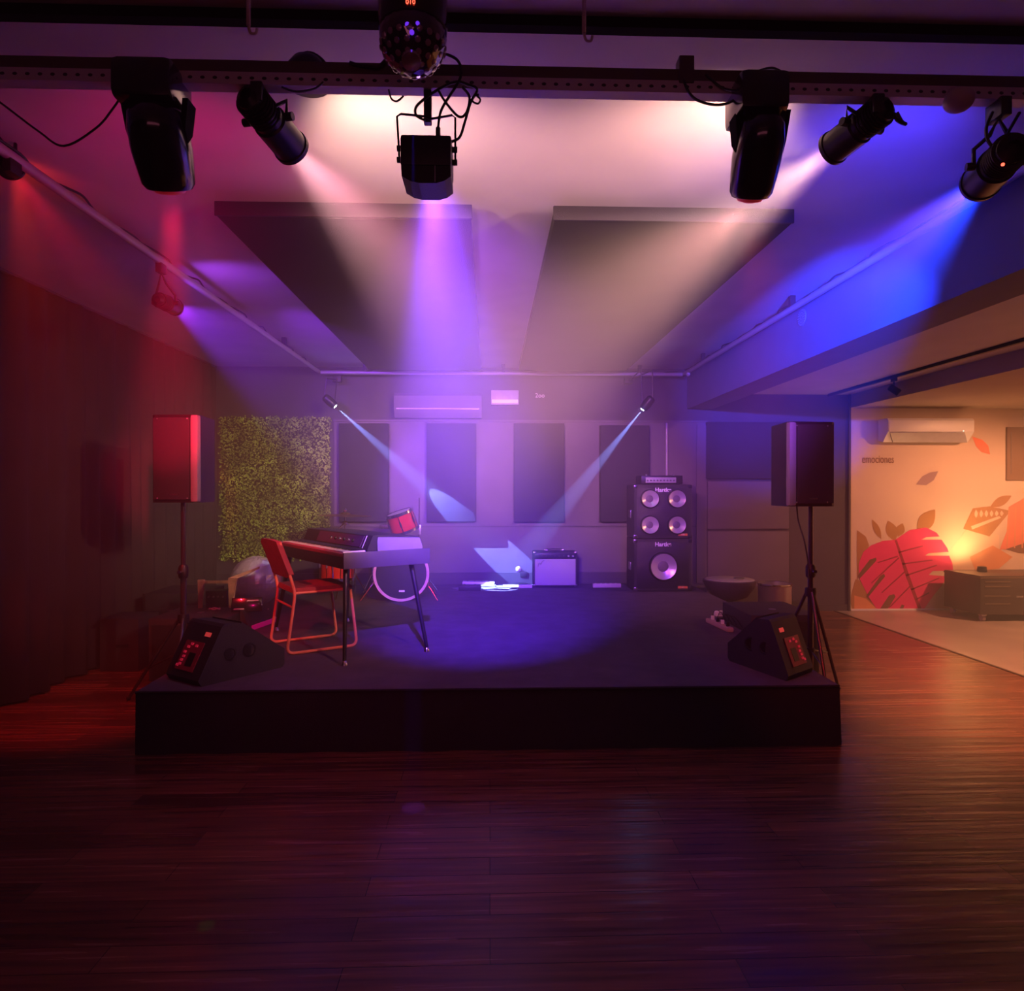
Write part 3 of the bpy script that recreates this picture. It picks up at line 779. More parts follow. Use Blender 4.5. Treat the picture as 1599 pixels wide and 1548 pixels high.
cb = cable([(1244, 790, 4.76), (1247, 815, 4.78), (1256, 845, 4.72), (1262, 880, 4.72), (1262, 905, 4.70)], .005, 'thin black cable hanging from the dark violet loudspeaker down its stand', 'speaker_cable')

# ------------------------------------------------------------------ subwoofers beside the stage
def sub(cx, y0, y1, hw, h, label):
    t = thing('subwoofer', label, 'subwoofer', (cx, y0, 0), 0, 'low black subwoofers flanking the stage')
    MB().box((-hw, 0, .02), (hw, y1 - y0, h), .012).build('cabinet', tolex, t)
    MB().box((-hw + .03, -.012, .06), (hw - .03, .002, h - .05), .006).build('grille', grille, t)
    for x in (-hw + .05, hw - .05):
        for y in (.05, y1 - y0 - .05): MB().cyl((x, y, .0), (x, y, .022), .02).build('foot', rubber, t)
    MB().lathe([(.022, 0), (.03, .001), (.03, .004), (.018, .005)], (0, .25, h), seg=16).build('pole_socket', steel, t)
sub(-2.36, 5.32, 5.98, .30, .51, 'low brown black subwoofer beside the stage, with gear on its top')
sub(2.37, 5.32, 5.98, .28, .51, 'low black subwoofer beside the stage, behind the dark violet loudspeaker stand')
t = thing('flight_case', 'black flight case against the curtain, behind the subwoofer with gear', 'case', (-2.93, 6.3, 0))
MB().box((-.26, 0, .0), (.26, .55, .56), .01).build('body', tolex, t)
MB().box((-.262, -.004, .40), (.262, .554, .41)).build('lid_seam', steel, t, False)
for x in (-.265, .245): MB().box((x, -.006, 0), (x + .02, .01, .56)).build('corner_edge', blackmetal, t, False)
t = thing('floor_box', 'small black box on the floor between curtain and flight case', 'case', (-3.05, 5.7, 0))
MB().box((-.2, 0, 0), (.12, .35, .44), .01).build('body', tolex, t)
MB().box((-.06, -.01, .2), (.04, .0, .23), .004).build('handle', blackmetal, t)

# ------------------------------------------------------------------ floor wedges
def wedge(A, B, C, label, holes):
    A = Vector((*A, SH)); u = (Vector((*C, SH)) - A); v = (Vector((*B, SH)) - A)
    Lu, Lv = u.length, v.length; u.normalize(); v.normalize()
    t = thing('floor_monitor', label, 'floor monitor', A, 0, 'wedge floor monitors at the stage corners')
    def P(s_, v_, z): return u * s_ + v * v_ + Vector((0, 0, z))
    prof = [(.02, .0), (0, .035), (.15, .33), (.17, .345), (.27, .335), (Lu, .12), (Lu, .02), (Lu - .02, 0)]
    mb = MB(); mb.prism([P(s_, 0, z) for s_, z in prof], v * Lv); mb.build('cabinet', tolex, t, True, 20)
    # grille on the long slope
    mb = MB(); mb.prism([P(.29, .02, .338), P(Lu - .01, .02, .13), P(Lu - .01, .02, .122), P(.29, .02, .328)], v * (Lv - .04)); mb.build('grille', grille, t)
    # control plate on the sloped rear
    n = Vector((0, 0, 0)); e = Vector((0, 0, 1))
    def Q(f, g, off=.0):   # f up the slope, g across
        s_ = .15 * f; z = .035 + .295 * f
        nn = (-u * .295 + Vector((0, 0, .15))).normalized()
        return P(s_, 0, z) + v * (Lv * g) + nn * off
    def plate(f0, f1, g0, g1, off0, off1):
        m_ = MB(); a_ = [Q(f0, g0, off0), Q(f0, g1, off0), Q(f1, g1, off0), Q(f1, g0, off0)]
        b_ = [Q(f0, g0, off1), Q(f0, g1, off1), Q(f1, g1, off1), Q(f1, g0, off1)]
        return m_.rings([a_, b_])
    pl = plate(.12, .66, .26, .80, .0005, .005).build('control_plate', redpanel, t, False)
    plate(.2, .45, .36, .55, .0052, .007).build('display', black, pl, False)
    for i, (f, g) in enumerate(((.2, .66), (.27, .66), (.34, .64), (.42, .66), (.52, .62), (.56, .40), (.17, .72), (.58, .55))):
        plate(f, f + .045, g, g + .06, .0052, .011).build('knob', lensr2, pl, False)
    plate(.78, .86, .2, .36, .0005, .004).build('label_plate', redled2, t, False)
    # round cups in the side panel that faces the stage middle
    side = holes
    for s_, z, r in ((.20, .16, .04), (.33, .16, .045)):
        mb = MB(); c_ = P(s_, 0 if side == 'A' else Lv, z); ax = -v if side == 'A' else v
        mb.lathe([(r, 0), (r * 1.02, .003), (r * .8, .004), (r * .75, .001)], c_ - ax * .0005, ax, 18)
        mb.build('side_cup', rubber, t)
    return t
lensr2 = mat('lit_red_button', (.9, .1, .12), .4, emit=(1, .02, .1), es=.15)
redled2 = mat('lit_red_label', (.9, .15, .12), .4, emit=(1, .08, .08), es=.3)
wedge((1.79, 3.97), (2.04, 4.17), (1.61, 4.50), 'wedge floor monitor beside the silver drum side stand, red control plate toward the room', 'A')
wedge((-1.70, 3.97), (-1.98, 4.17), (-1.34, 4.43), 'wedge floor monitor in front of the chair, red control plate toward the room', 'A')

# ------------------------------------------------------------------ gear on the left subwoofer
def at(px, py, Y): return W(px, py, Y)
z0 = .5105
p = at(318, 945, 5.86)
t = thing('wooden_stand', 'small tan wooden frame stand on top of the subwoofer in front of the mirror ball', 'stand', (at(338, 930, 5.8).x, 5.8, z0))
def r_(px, py, dy=0): q = at(px, py, 5.8 + dy) - t.location; return Vector((q.x, dy, q.z))
z_hi = r_(338, 909).z
MB().box((r_(310, 0).x, -.012, z_hi - .012), (r_(358, 0).x, .012, z_hi + .012)).build('cross_bar', tanwood, t, False)
MB().prism([(r_(356, 0).x, -.014, 0), (r_(361, 0).x, -.014, 0), (r_(368, 0).x, -.014, z_hi + .03), (r_(355, 0).x, -.014, z_hi + .035)], (0, .028, 0)).build('leg', tanwood, t, False)
MB().prism([(r_(308, 0).x, -.014, 0), (r_(313, 0).x, -.014, 0), (r_(317, 0).x, -.014, z_hi + .02), (r_(307, 0).x, -.014, z_hi + .02)], (0, .028, 0)).build('leg', tanwood, t, False)
a_ = Vector((r_(357, 0).x, 0, z_hi + .02)); b_ = a_ + Vector((.20, .12, .085))
mb = MB(); mb.prism([a_ + Vector((0, 0, -.018)), a_ + Vector((0, 0, .018)), b_ + Vector((0, 0, .01)), b_ + Vector((0, 0, -.01))], (0, .03, 0)); mb.build('rest_arm', tanwood, t, False)
t = thing('mixer_box', 'black box with looped cable under the tan wooden stand', 'audio box', (at(338, 930, 5.84).x, 5.88, z0))
MB().box((-.09, -.05, 0), (.09, .08, .14), .008).build('body', black, t)
for i in range(4): MB().cyl((-.06 + i * .04, -.051, .09), (-.06 + i * .04, -.06, .09), .008).build('knob', steel, t)
t2 = thing('coiled_cable', 'small pale loop of cable lying on the subwoofer in front of the black box', 'cable', (at(335, 943, 5.7).x, 5.7, z0))
MB().tube([(.045 * math.cos(k / 16 * 2 * PI), .03 * math.sin(k / 16 * 2 * PI), .006 + .004 * (k % 3)) for k in range(16)], .0045, 6, True).build('loop', silverp, t2)
t = thing('wireless_receiver', 'black tilted receiver box leaning in front of the mirror ball', 'audio box', (at(385, 942, 5.6).x, 5.6, z0), R(14))
mb = MB(); mb.M = Matrix.Rotation(R(-20), 4, 'X'); mb.box((-.12, 0, 0.002), (.12, .05, .12), .008); mb.build('body', gloss, t)
mb = MB(); mb.M = Matrix.Rotation(R(-20), 4, 'X'); mb.box((.0, -.003, .085), (.09, -.0005, .097)); mb.build('logo_strip', silverp, t, False)
mb = MB(); mb.M = Matrix.Rotation(R(-20), 4, 'X'); mb.box((-.10, -.003, .02), (-.02, -.0005, .03)); mb.build('indicator_strip', silverp, t, False)

t = thing('glow_edge_case', 'dark slanted case on the stage with a magenta lit edge, beside the chair', 'case', tuple(F(410, 978, SH)), R(78))
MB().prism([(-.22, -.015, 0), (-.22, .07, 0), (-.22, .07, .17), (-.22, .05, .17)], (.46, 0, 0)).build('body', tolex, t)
MB().box((-.20, -.032, .004), (.21, -.017, .045), .006).build('lit_edge', magenta, t)  # magenta light on the edge put into the strip's colour and emission
MB().sphere((.14, .03, .12), .007, 8, 6).build('screw', steel, t)

# mirror ball
c = at(400, 906, 6.75); rb = .245
t = thing('mirror_ball', 'large mirror tiled ball sitting at the stage edge before the green panel', 'mirror ball', (c.x, 6.75, SH))
mb = MB(); mb.sphere((0, 0, rb + .012), rb, 44, 30)
for v in mb.bm.verts: v.co += Vector((random.uniform(-1, 1), random.uniform(-1, 1), random.uniform(-1, 1))) * .0022
mb.build('mirror_tiles', mirror, t, False)
MB().lathe([(.09, 0), (.1, .004), (.08, .03), (.07, .03)], seg=24).build('base_ring', black, t)

# ------------------------------------------------------------------ chair
ch_o = Vector((-1.404, 4.725, SH)); fx = Vector((.848, .53, 0)).normalized(); sx_ = Vector((-.53, .848, 0)); cw = .44; cl = .50
t = thing('chair', 'red upholstered chair with orange tubular sled frame facing the keyboard', 'chair', ch_o)
def C(s_, v_, z): return fx * s_ + sx_ * v_ + Vector((0, 0, z))
fr_pts = []
def rounded(pts, r=.05):
    out = [pts[0]]
    for a, b, c_ in zip(pts, pts[1:], pts[2:]):
        d0 = (a - b).normalized(); d1 = (c_ - b).normalized()
        rr = min(r, (a - b).length * .45, (c_ - b).length * .45)
        p0 = b + d0 * rr; p1 = b + d1 * rr
        for k in range(6):
            u = k / 5; out.append(p0 * (1 - u) ** 2 + b * 2 * u * (1 - u) + p1 * u ** 2)
    out.append(pts[-1]); return out
rr_ = .0105
for v_ in (0, cw):
    pts = [C(-.055, v_, .79), C(.05, v_, .43), C(-.01, v_, .012), C(cl, v_, .012), C(cl - .05, v_, .43)]
    MB().tube(rounded(pts, .055), rr_, 10).build('side_frame', orange, t)
MB().tube([C(.05, 0, .43), C(cl - .05, 0, .43)], rr_ * .9, 8).build('seat_rail', orange, t)
MB().tube([C(.05, cw, .43), C(cl - .05, cw, .43)], rr_ * .9, 8).build('seat_rail', orange, t)
MB().tube([C(.035, 0, .33), C(.035, cw, .33)], rr_ * .8, 8).build('rear_stretcher', orange, t)
MB().tube([C(.06, 0, .425), C(.06, cw, .425)], rr_ * .8, 8).build('seat_bar', orange, t)
mb = MB(); prof = [C(.04, .012, .432), C(cl - .04, .012, .432), C(cl - .03, .012, .445), C(cl - .05, .012, .465), C(.05, .012, .462)]
mb.prism(prof, sx_ * (cw - .024)); mb.build('seat', chairfab, t)
mb = MB(); zlo, zhi = .535, .80
def BP(z, off): # along the leaning back posts
    f = (.79 - z) / .36; return -.055 + .105 * f + off
N = 8; ringsA = []
for v_, ins in ((-.012, .03), (.02, .004), (cw / 2, 0), (cw - .02, .004), (cw + .012, .03)):
    ringsA.append([C(BP(zlo, -.018), v_, zlo + ins), C(BP(zlo, .018), v_, zlo + ins), C(BP(zhi, .018), v_, zhi - ins), C(BP(zhi, -.018), v_, zhi - ins)])
mb.rings(ringsA); mb.build('backrest', chairfab, t, True, 50)

# ------------------------------------------------------------------ electric piano
O = Vector((-.973, 4.5, SH)); dd = Vector((.817, .576, 0)).normalized(); uu = Vector((-.576, .817, 0)).normalized()
t = thing('electric_piano', 'vintage electric piano with silver sides on four slanted legs', 'electric piano', O)
LU, LD = 1.34, .66
zb, zt = .625, .735
endp = mat('grey_end_panel', (.085, .075, .09), .45, noise=.1, nscale=10)
def E(d_, u_, z): return dd * d_ + uu * u_ + Vector((0, 0, z))
def ebox(d0, d1, u0, u1, z0_, z1, nm, m, par=None):
    mb = MB(); mb.M = Matrix(((dd.x, uu.x, 0, 0), (dd.y, uu.y, 0, 0), (0, 0, 1, 0), (0, 0, 0, 1))); mb.box((d0, u0, z0_), (d1, u1, z1), .005); return mb.build(nm, m, par or t)
ebox(0, LD, 0.012, LU, zb, zt - .03, 'case', darkvinyl)
ebox(.0, LD, -.004, .012, zb, zt, 'end_panel', endp)
ebox(.0, LD, LU - .012, LU + .004, zb, zt, 'end_panel', endp)
ebox(.0, .03, .012, LU - .012, zt - .03, zt - .006, 'key_slip', redkey := mat('key_slip_vinyl', (.30, .06, .09), .5))
kb = ebox(.03, .21, .05, LU - .05, zt - .032, zt - .022, 'keybed', black)
NW = 43; kw = (LU - .12) / NW
M4 = Matrix(((dd.x, uu.x, 0, 0), (dd.y, uu.y, 0, 0), (0, 0, 1, 0), (0, 0, 0, 1)))
for i in range(NW):
    u0 = .06 + i * kw
    mb = MB(); mb.M = M4; mb.box((.022, u0 + .0006, zt - .022), (.185, u0 + kw - .0006, zt + .004), .0015); mb.build('white_key', ivory, kb, False)
for i in range(NW - 1):
    if (i % 7) in (2, 6): continue
    u0 = .06 + (i + 1) * kw
    mb = MB(); mb.M = M4; mb.box((.085, u0 - .006, zt + .0045), (.185, u0 + .006, zt + .016), .002); mb.build('black_key', gloss, kb, False)
# harp cover: sloped front with controls, flat top
mat('cover_grey', (.24, .22, .25), .4)
hp = [(.195, zt - .03), (.195, zt + .01), (.235, zt + .10), (.25, zt + .105), (.60, zt + .085), (.625, zt + .02), (.625, zt - .03)]
mb = MB(); mb.prism([E(d_, .05, z) for d_, z in hp], uu * (LU - .10)); mb.build('harp_cover', darkvinyl, t)
mb = MB(); q = [(.27, zt - .028), (.265, zt + .07), (.272, zt + .092), (.597, zt + .076), (.62, zt + .016), (.62, zt - .028)]
mb.prism([E(d_, .046, z) for d_, z in q], uu * -.006 ); mb.build('cover_end', MATS['cover_grey'], t, False)
cp = MB(); cp.rings([[E(.1935 - .0, .16, zt + .018), E(.1935, .98, zt + .018), E(.228, .98, zt + .092), E(.228, .16, zt + .092)],
                     [E(.186, .16, zt + .020), E(.186, .98, zt + .020), E(.2215, .98, zt + .096), E(.2215, .16, zt + .096)]])
cpo = cp.build('control_panel', mat('aubergine_panel', (.10, .04, .10), .3), t, False)
for k in range(6):
    p_ = E(.206, .30 + k * .08, zt + .056); MB().lathe([(.013, 0), (.011, .014), (.004, .015)], p_, (-dd * .9 + Vector((0, 0, .42))), 14).build('knob', chrome if k % 2 else black, cpo)
MB().rings([[E(.1855, .12, zt + .012), E(.1855, .13, zt + .012), E(.222, .13, zt + .098), E(.222, .12, zt + .098)], [E(.190, .12, zt + .008), E(.190, .13, zt + .008), E(.23, .13, zt + .10), E(.23, .12, zt + .10)]]).build('panel_trim', silverp, t, False)
for k in range(10):
    p_ = E(.200, .80 - k * .045, zt + .030)
    MB().sphere(p_, .005, 8, 6).build('switch', silverp, cpo)
for (d0, u0, d1, u1) in ((.06, .10, -.015, -.05), (.56, .10, .61, -.04), (.06, LU - .12, -.015, LU + .0), (.56, LU - .12, .61, LU + .02)):
    lg = MB().lathe([(.013, 0), (.019, (E(d0, u0, zb) - E(d1, u1, .03)).length)], E(d1, u1, .03), E(d0, u0, zb) - E(d1, u1, .03), 12).build('leg', blackmetal, t)
    MB().lathe([(.022, 0), (.02, .012), (.008, .034)], E(d1, u1, 0.0), (0, 0, 1), 14).build('leg_tip', chrome, lg)

# ------------------------------------------------------------------ drum kit (each drum is its own thing)
def drum(loc, r, h, ax, label, nm, skin, hoop, ls=8, front_logo=False, feet=None):
    t = thing(nm, label, 'drum', loc, 0, 'drum kit behind the keyboard')
    ax = Vector(ax).normalized()
    mb = MB(); mb.M = frame_mat(ax); mb.lathe([(r, -h / 2), (r, h / 2)], seg=40); mb.build('shell', redlac, t)
    for s_ in (-1, 1):
        mb = MB(); mb.M = frame_mat(ax); z = s_ * h / 2
        mb.lathe([(r + .001, z - .014), (r + .016, z - .014), (r + .016, z + .014), (r - .012, z + .014)], seg=40, cap=False); mb.build('hoop', hoop, t)
        mb = MB(); mb.M = frame_mat(ax); mb.lathe([(r - .002, z + s_ * .002), (r - .004, z + s_ * .006)], seg=40); mb.build('drum_head', skin if s_ > 0 else clearhead, t)
    for k in range(ls):
        an = 2 * PI * (k + .5) / ls
        mb = MB(); mb.M = frame_mat(ax)
        x, y = (r + .014) * math.cos(an), (r + .014) * math.sin(an)
        mb.cyl((x, y, -h / 2), (x, y, h / 2), .004, seg=6); mb.cyl((x, y, -.025), (x, y, .025), .011, seg=8); mb.build('lug', chrome, t)
    return t
c = at(623, 901, 7.0); R_b = .272
bd = drum((c.x, 7.2, SH + R_b + .02), R_b, .40, (.12, -1, 0), 'red bass drum lying with its black head toward the room', 'bass_drum', drumhead, mat('pink_white_hoop', (.72, .42, .45), .35))
# skin side +: ax points toward the camera
mb = MB(); mb.M = frame_mat(Vector((.12, -1, 0)).normalized())
MB().box((.0, -.212, -.19), (.06, -.208, -.17)).build('head_badge', white, bd, False)
for s_ in (-1, 1):
    MB().tube([(s_ * .26, -.10, -.08), (s_ * .40, -.18, -R_b - .012)], .008, 6).build('spur', chrome, bd)
MB().cyl((.03, 0, R_b), (.03, .0, R_b + .26), .011).build('tom_holder', chrome, bd)
drum(tuple(at(628, 815, 7.25)), .142, .20, (-.30, -.15, .93), 'red rack tom tilted above the bass drum', 'rack_tom', clearhead, chrome, 6)
c = at(527, 890, 7.25)
t = drum((c.x, 7.25, SH + .36), .17, .30, (0, .05, 1), 'red floor tom seen under the keyboard, below the cymbal', 'floor_tom', clearhead, chrome, 8)
for k in range(3):
    an = 2 * PI * k / 3 + .5
    MB().tube([(.19 * math.cos(an), .19 * math.sin(an), .08), (.19 * math.cos(an), .19 * math.sin(an), -.355)], .007, 6).build('leg', chrome, t)
c = at(573, 888, 7.45)
t = drum((c.x, 7.75, SH + .54), .17, .13, (0, .1, 1), 'shallow red snare drum between the floor tom and the bass drum', 'snare_drum', clearhead, chrome, 8)
MB().cyl((0, 0, -.07), (0, 0, -.42), .012).build('stand_pole', chrome, t)
for k in range(3):
    an = 2 * PI * k / 3; MB().tube([(0, 0, -.34), (.15 * math.cos(an), .15 * math.sin(an), -.535)], .008, 6).build('stand_leg', chrome, t)

def cymbal(px, py, Y, r, label):
    c = at(px, py, Y)
    t = thing('cymbal_stand', label, 'cymbal stand', (c.x, Y, SH))
    z = c.z - SH
    MB().lathe([(r, -.012), (r * .6, -.002), (r * .2, .006), (r * .16, .02), (.02, .03), (.006, .031)], (0, 0, z), (.03, 0, 1), 48).build('cymbal', brass, t)
    MB().cyl((0, 0, .3), (0, 0, z + .07), .009).build('pole', chrome, t)
    MB().lathe([(.018, 0), (.022, .015), (.014, .03)], (0, 0, z + .035), seg=12).build('wing_nut', chrome, t)
    MB().sphere((0, 0, z - .09), .024, 12, 8).build('tilter', chrome, t)
    MB().tube([(0, 0, z - .09), (-.09, .02, z - .17)], .009, 6).build('tilter_arm', chrome, t)
    for k in range(3):
        an = 2 * PI * k / 3 + .3; MB().tube([(0, 0, .42), (.24 * math.cos(an), .24 * math.sin(an), .01)], .008, 6).build('leg', chrome, t)
cymbal(539, 804, 7.35, .285, 'thin brass cymbal on a chrome stand behind the keyboard')
# hardware stand beside the bass drum
c = at(655, 905, 7.56)
t = thing('microphone_stand', 'thin upright chrome stand beside the bass drum', 'stand', (c.x, 7.56, SH))
zt_ = at(655, 778, 7.56).z - SH
MB().cyl((0, 0, .15), (0, 0, zt_), .007).build('pole', chrome, t)
MB().box((-.015, -.015, zt_ * .62), (.018, .015, zt_ * .72), .004).build('clamp', steel, t)
for an in (-32, 40, 150):
    MB().tube([(0, 0, .30), (.24 * math.cos(R(an)), .24 * math.sin(R(an)), .01)], .007, 6).build('leg', chrome, t)
MB().box((-.03, -.02, .27), (.03, .02, .32), .006).build('leg_collar', steel, t)
c = at(604, 823, 7.3)
t = thing('percussion_pad', 'small silver percussion block beside the rack tom', 'percussion', (c.x, 7.3, c.z), R(-8))
MB().box((-.075, -.04, -.02), (.075, .04, .02), .008).build('block', steel, t)
MB().tube([(.06, .02, 0), (.09, .03, -.05), (.11, .06, -.14)], .007, 6).build('mount_arm', chrome, t)

# ------------------------------------------------------------------ guitar amplifier
a = at(833, 862, 7.95); b = at(901, 919, 7.95)
t = thing('guitar_amplifier', 'compact guitar amplifier with pale grille cloth against the back wall', 'amplifier', ((a.x + b.x) / 2, 7.95, SH))
hw = (b.x - a.x) / 2; h = a.z - SH
MB().box((-hw, 0, .015), (hw, .24, h), .012).build('cabinet', tolex, t)
MB().box((-hw + .018, -.008, .035), (hw - .018, .004, h - .085), .003).build('grille_cloth', amp_cloth, t)
pn = MB().box((-hw + .015, -.006, h - .08), (hw - .015, .004, h - .018), .003).build('control_panel', blackmetal, t)
for k in range(9): MB().cyl((-hw + .05 + k * (2 * hw - .1) / 8, -.006, h - .05), (-hw + .05 + k * (2 * hw - .1) / 8, -.022, h - .05), .011).build('knob', silverp if k > 6 else darkvinyl, pn)
MB().tube([(-.10, .12, h), (-.09, .12, h + .022), (.09, .12, h + .022), (.10, .12, h)], .007, 6).build('handle', rubber, t)
for x in (-.10, .10): MB().box((x - .02, .10, h), (x + .02, .14, h + .018), .005).build('handle_cap', chrome, t)
MB().tube(spline([(-hw + .055, -.010, h - .175), (-hw + .07, -.010, h - .13), (-hw + .085, -.010, h - .15), (-hw + .10, -.010, h - .115), (-hw + .125, -.010, h - .10)], 4), .003, 5).build('script_logo', chrome, t)
for x in (-hw, hw - .03):
    for z in (.012, h - .028): MB().box((x - .003, -.006, z), (x + .033, .03, z + .03), .006).build('corner_cap', chrome, t)

# ------------------------------------------------------------------ bass stack
MATS['cap_grey'] = mat('grey_cone_cap', (.2, .17, .2), .5)
letterw = mat('white_logo', (1, 1, 1), .5)
def cab(z0_, h, x0, x1, label, cones, badge):
    t = thing('bass_cabinet', label, 'bass speaker cabinet', ((x0 + x1) / 2, 7.62, z0_), 0, 'stacked bass speaker cabinets')
    hw = (x1 - x0) / 2
    MB().box((-hw, 0, .008), (hw, .42, h), .010).build('cabinet', tolex, t)
    MB().box((-hw + .03, -.006, .035), (hw - .03, .003, h - .03), .003).build('baffle', grille, t)
    for (cx, cz, r) in cones:
        sp = MB().lathe([(r * 1.1, 0), (r * 1.1, .03), (r * 1.06, .04), (r, .042), (r * .97, .038)], (cx, -.006, cz), (0, -1, 0), 36, False).build('speaker_ring', blackmetal, t)
        MB().lathe([(r * .98, .040), (r * .8, .030), (r * .40, .001), (r * .38, .001)], (cx, -.008, cz), (0, -1, 0), 40, False).build('aluminium_cone', alu, sp)
        MB().lathe([(r * .42, .0015), (r * .36, .007), (r * .2, .012), (.001, .013)], (cx, -.008, cz), (0, -1, 0), 28).build('dust_cap', MATS['cap_grey'], sp)
    text('maker_logo', 'Hartke', .066, letterw, t, Matrix.Translation((.0, -.010, h - .082)) @ UPR, .002, 'CENTER', .0022)
    MB().box((hw - .16, -.010, .035), (hw - .05, -.005, .062), .002).build('model_badge', orangeb, t)
    text('badge_letters', badge, .024, white, t, Matrix.Translation((hw - .105, -.0105, .040)) @ UPR, .0005)
    for x in (-hw, hw - .04):
        for z in (.006, h - .044): MB().box((x - .003, -.006, z), (x + .043, .04, z + .042), .008).build('corner_cap', MATS['black_metal'] if x > 0 else chrome, t)
    for dz_ in (.38,): MB().box((-hw - .006, .16, h * dz_), (-hw + .002, .28, h * dz_ + .09), .003).build('side_handle', steel, t)
    MB().lathe([(.03, 0), (.035, .002), (.02, .003)], (.0, -.006, h * .5), (0, -1, 0), 16).build('port', black, t) if len(cones) > 2 else None
    return t
a = at(990, 842, 7.62); b = at(1080, 925, 7.62)
hl = a.z - SH; hu = at(990, 757, 7.62).z - a.z
bw = (b.x - a.x)
cab(SH, hl, a.x, b.x, 'lower black bass cabinet with one large silver cone', [(.0, hl * .48, .150)], 'XL')
cab(SH + hl, hu, a.x, b.x, 'upper black bass cabinet with four silver cones', [(x, z, .098) for x in (-.155, .155) for z in (hu * .26, hu * .74)], '410')
a2 = at(1006, 744, 7.66)
t = thing('bass_amplifier_head', 'slim amplifier head on top of the upper bass cabinet', 'amplifier', ((a.x + b.x) / 2, 7.66, SH + hl + hu))
hh = a2.z - (SH + hl + hu)
MB().box((-.24, 0, .008), (.24, .30, hh + .01), .008).build('chassis', blackmetal, t)
fp = MB().box((-.19, -.008, .022), (.16, .003, hh - .012), .003).build('front_plate', silverp, t)
for k in range(9): MB().cyl((-.17 + k * .038, -.008, hh * .5), (-.17 + k * .038, -.02, hh * .5), .009).build('knob', black, fp)
for x in (-.16, .16): MB().sphere((x, .1, hh + .016), .016, 10, 8).build('top_bolt', steel, t)
for x in (-.2, .2): MB().box((x - .02, .03, 0), (x + .02, .07, .01)).build('foot', rubber, t)

# ------------------------------------------------------------------ small things on the stage floor, by the back wall
def pbox(px0, py0, px1, py1, dep, nm, label, cat, m, name_part='body'):
    c = F((px0 + px1) / 2, py1, SH); k = c.y
    a = W(px0, py0, k); b = W(px1, py1, k)
    t = thing(nm, label, cat, (c.x, k, SH))
    hw = (b.x - a.x) / 2; h = max(.012, a.z - SH)
    MB().box((-hw, 0, 0.001), (hw, dep, h), min(.006, h * .3)).build(name_part, m, t)
    return t, hw, h
t, hw, h = pbox(716, 915, 751, 923, .12, 'effect_pedal', 'dark effect pedal in front of the white papers on the stage', 'effect pedal', black)
for x in (-.06, .06): MB().cyl((x, .05, h), (x, .05, h + .012), .012).build('foot_switch', chrome, t)
mat('paper', (.3, .3, .3), .8)
t = thing('sheet_pile', 'spread pile of white paper sheets on the stage near the amplifier', 'paper', tuple(F(752, 920, SH)))
for k, (dx, dy, rz) in enumerate(((-.20, .06, .5), (-.02, .10, -.2), (.12, .02, .3), (.22, .0, -.35), (.04, .16, .1), (.3, .05, .1))):
    mb = MB(); mb.M = Matrix.Translation((dx, dy, .002 + .004 * k)) @ Matrix.Rotation(rz, 4, 'Z'); mb.box((-.13, -.09, 0), (.13, .09, .003)); mb.build('sheet', MATS['paper'], t, False)
t, hw, h = pbox(722, 909, 772, 916, .12, 'multi_effect_pedal', 'white multi effect pedal behind the dark pedal', 'effect pedal', white)
for k in range(4): MB().cyl((-.13 + k * .085, .05, h), (-.13 + k * .085, .05, h + .012), .012).build('foot_switch', chrome, t)
t, hw, h = pbox(785, 914, 831, 919, .05, 'power_strip', 'white power strip lying beside the guitar amplifier', 'power strip', white)
for k in range(4): MB().cyl((-.13 + k * .085, .025, h), (-.13 + k * .085, .025, h + .003), .016).build('socket', silverp, t)
t = thing('drum_microphone', 'low stand with a round white microphone beside the guitar amplifier', 'microphone', tuple(F(812, 912, SH)))
hm = W(808, 889, t.location.y).z - SH
MB().lathe([(.10, 0), (.10, .012), (.02, .02)], seg=24).build('base', blackmetal, t)
MB().cyl((0, 0, .015), (0, 0, hm - .02), .009).build('pole', chrome, t)
MB().tube([(0, 0, hm - .07), (-.10, 0, hm - .10), (-.30, 0.02, hm - .08)], .008, 6).build('boom', white, t)
MB().sphere((-.02, 0, hm), .036, 18, 12).build('microphone_head', white, t)
MB().box((.0, -.03, hm - .10), (.09, .03, hm - .03), .01).build('clamp', black, t)
t = thing('short_stand', 'thin low stand on the stage behind the white multi effect pedal', 'stand', tuple(F(743, 909, SH)))
MB().cyl((0, 0, 0.01), (0, 0, .19), .006).build('pole', blackmetal, t)
MB().tube([(-.05, 0, .19), (.05, 0, .195)], .005, 6).build('bar', blackmetal, t)
MB().lathe([(.05, 0), (.05, .01)], seg=18).build('base', blackmetal, t)
t, hw, h = pbox(926, 912, 970, 918, .06, 'power_strip', 'pale power strip between the guitar amplifier and the bass stack', 'power strip', mat('pale_pink_plastic', (.6, .5, .48), .5))
for k in range(5): MB().cyl((-.13 + k * .06, .03, h), (-.13 + k * .06, .03, h + .003), .014).build('socket', white, t)
t = thing('wall_plug', 'white plug adapter standing between the two amplifiers, near the wall', 'plug', tuple(F(934, 911, SH)))
MB().box((-.018, -.012, .0), (.018, .012, .11), .005).build('body', white, t)
MB().box((-.02, -.016, .08), (.03, .014, .12), .008).build('cap', white, t)
t = thing('audio_cable', 'thin dark cable lying along the wall between amplifier and bass stack', 'cable', tuple(F(985, 912, SH)))
MB().tube(spline([(-.25, 0, .006), (-.12, .05, .006), (.0, .0, .006), (-.4, -.05, .006)], 6), .005, 6).build('cord', rubber, t)
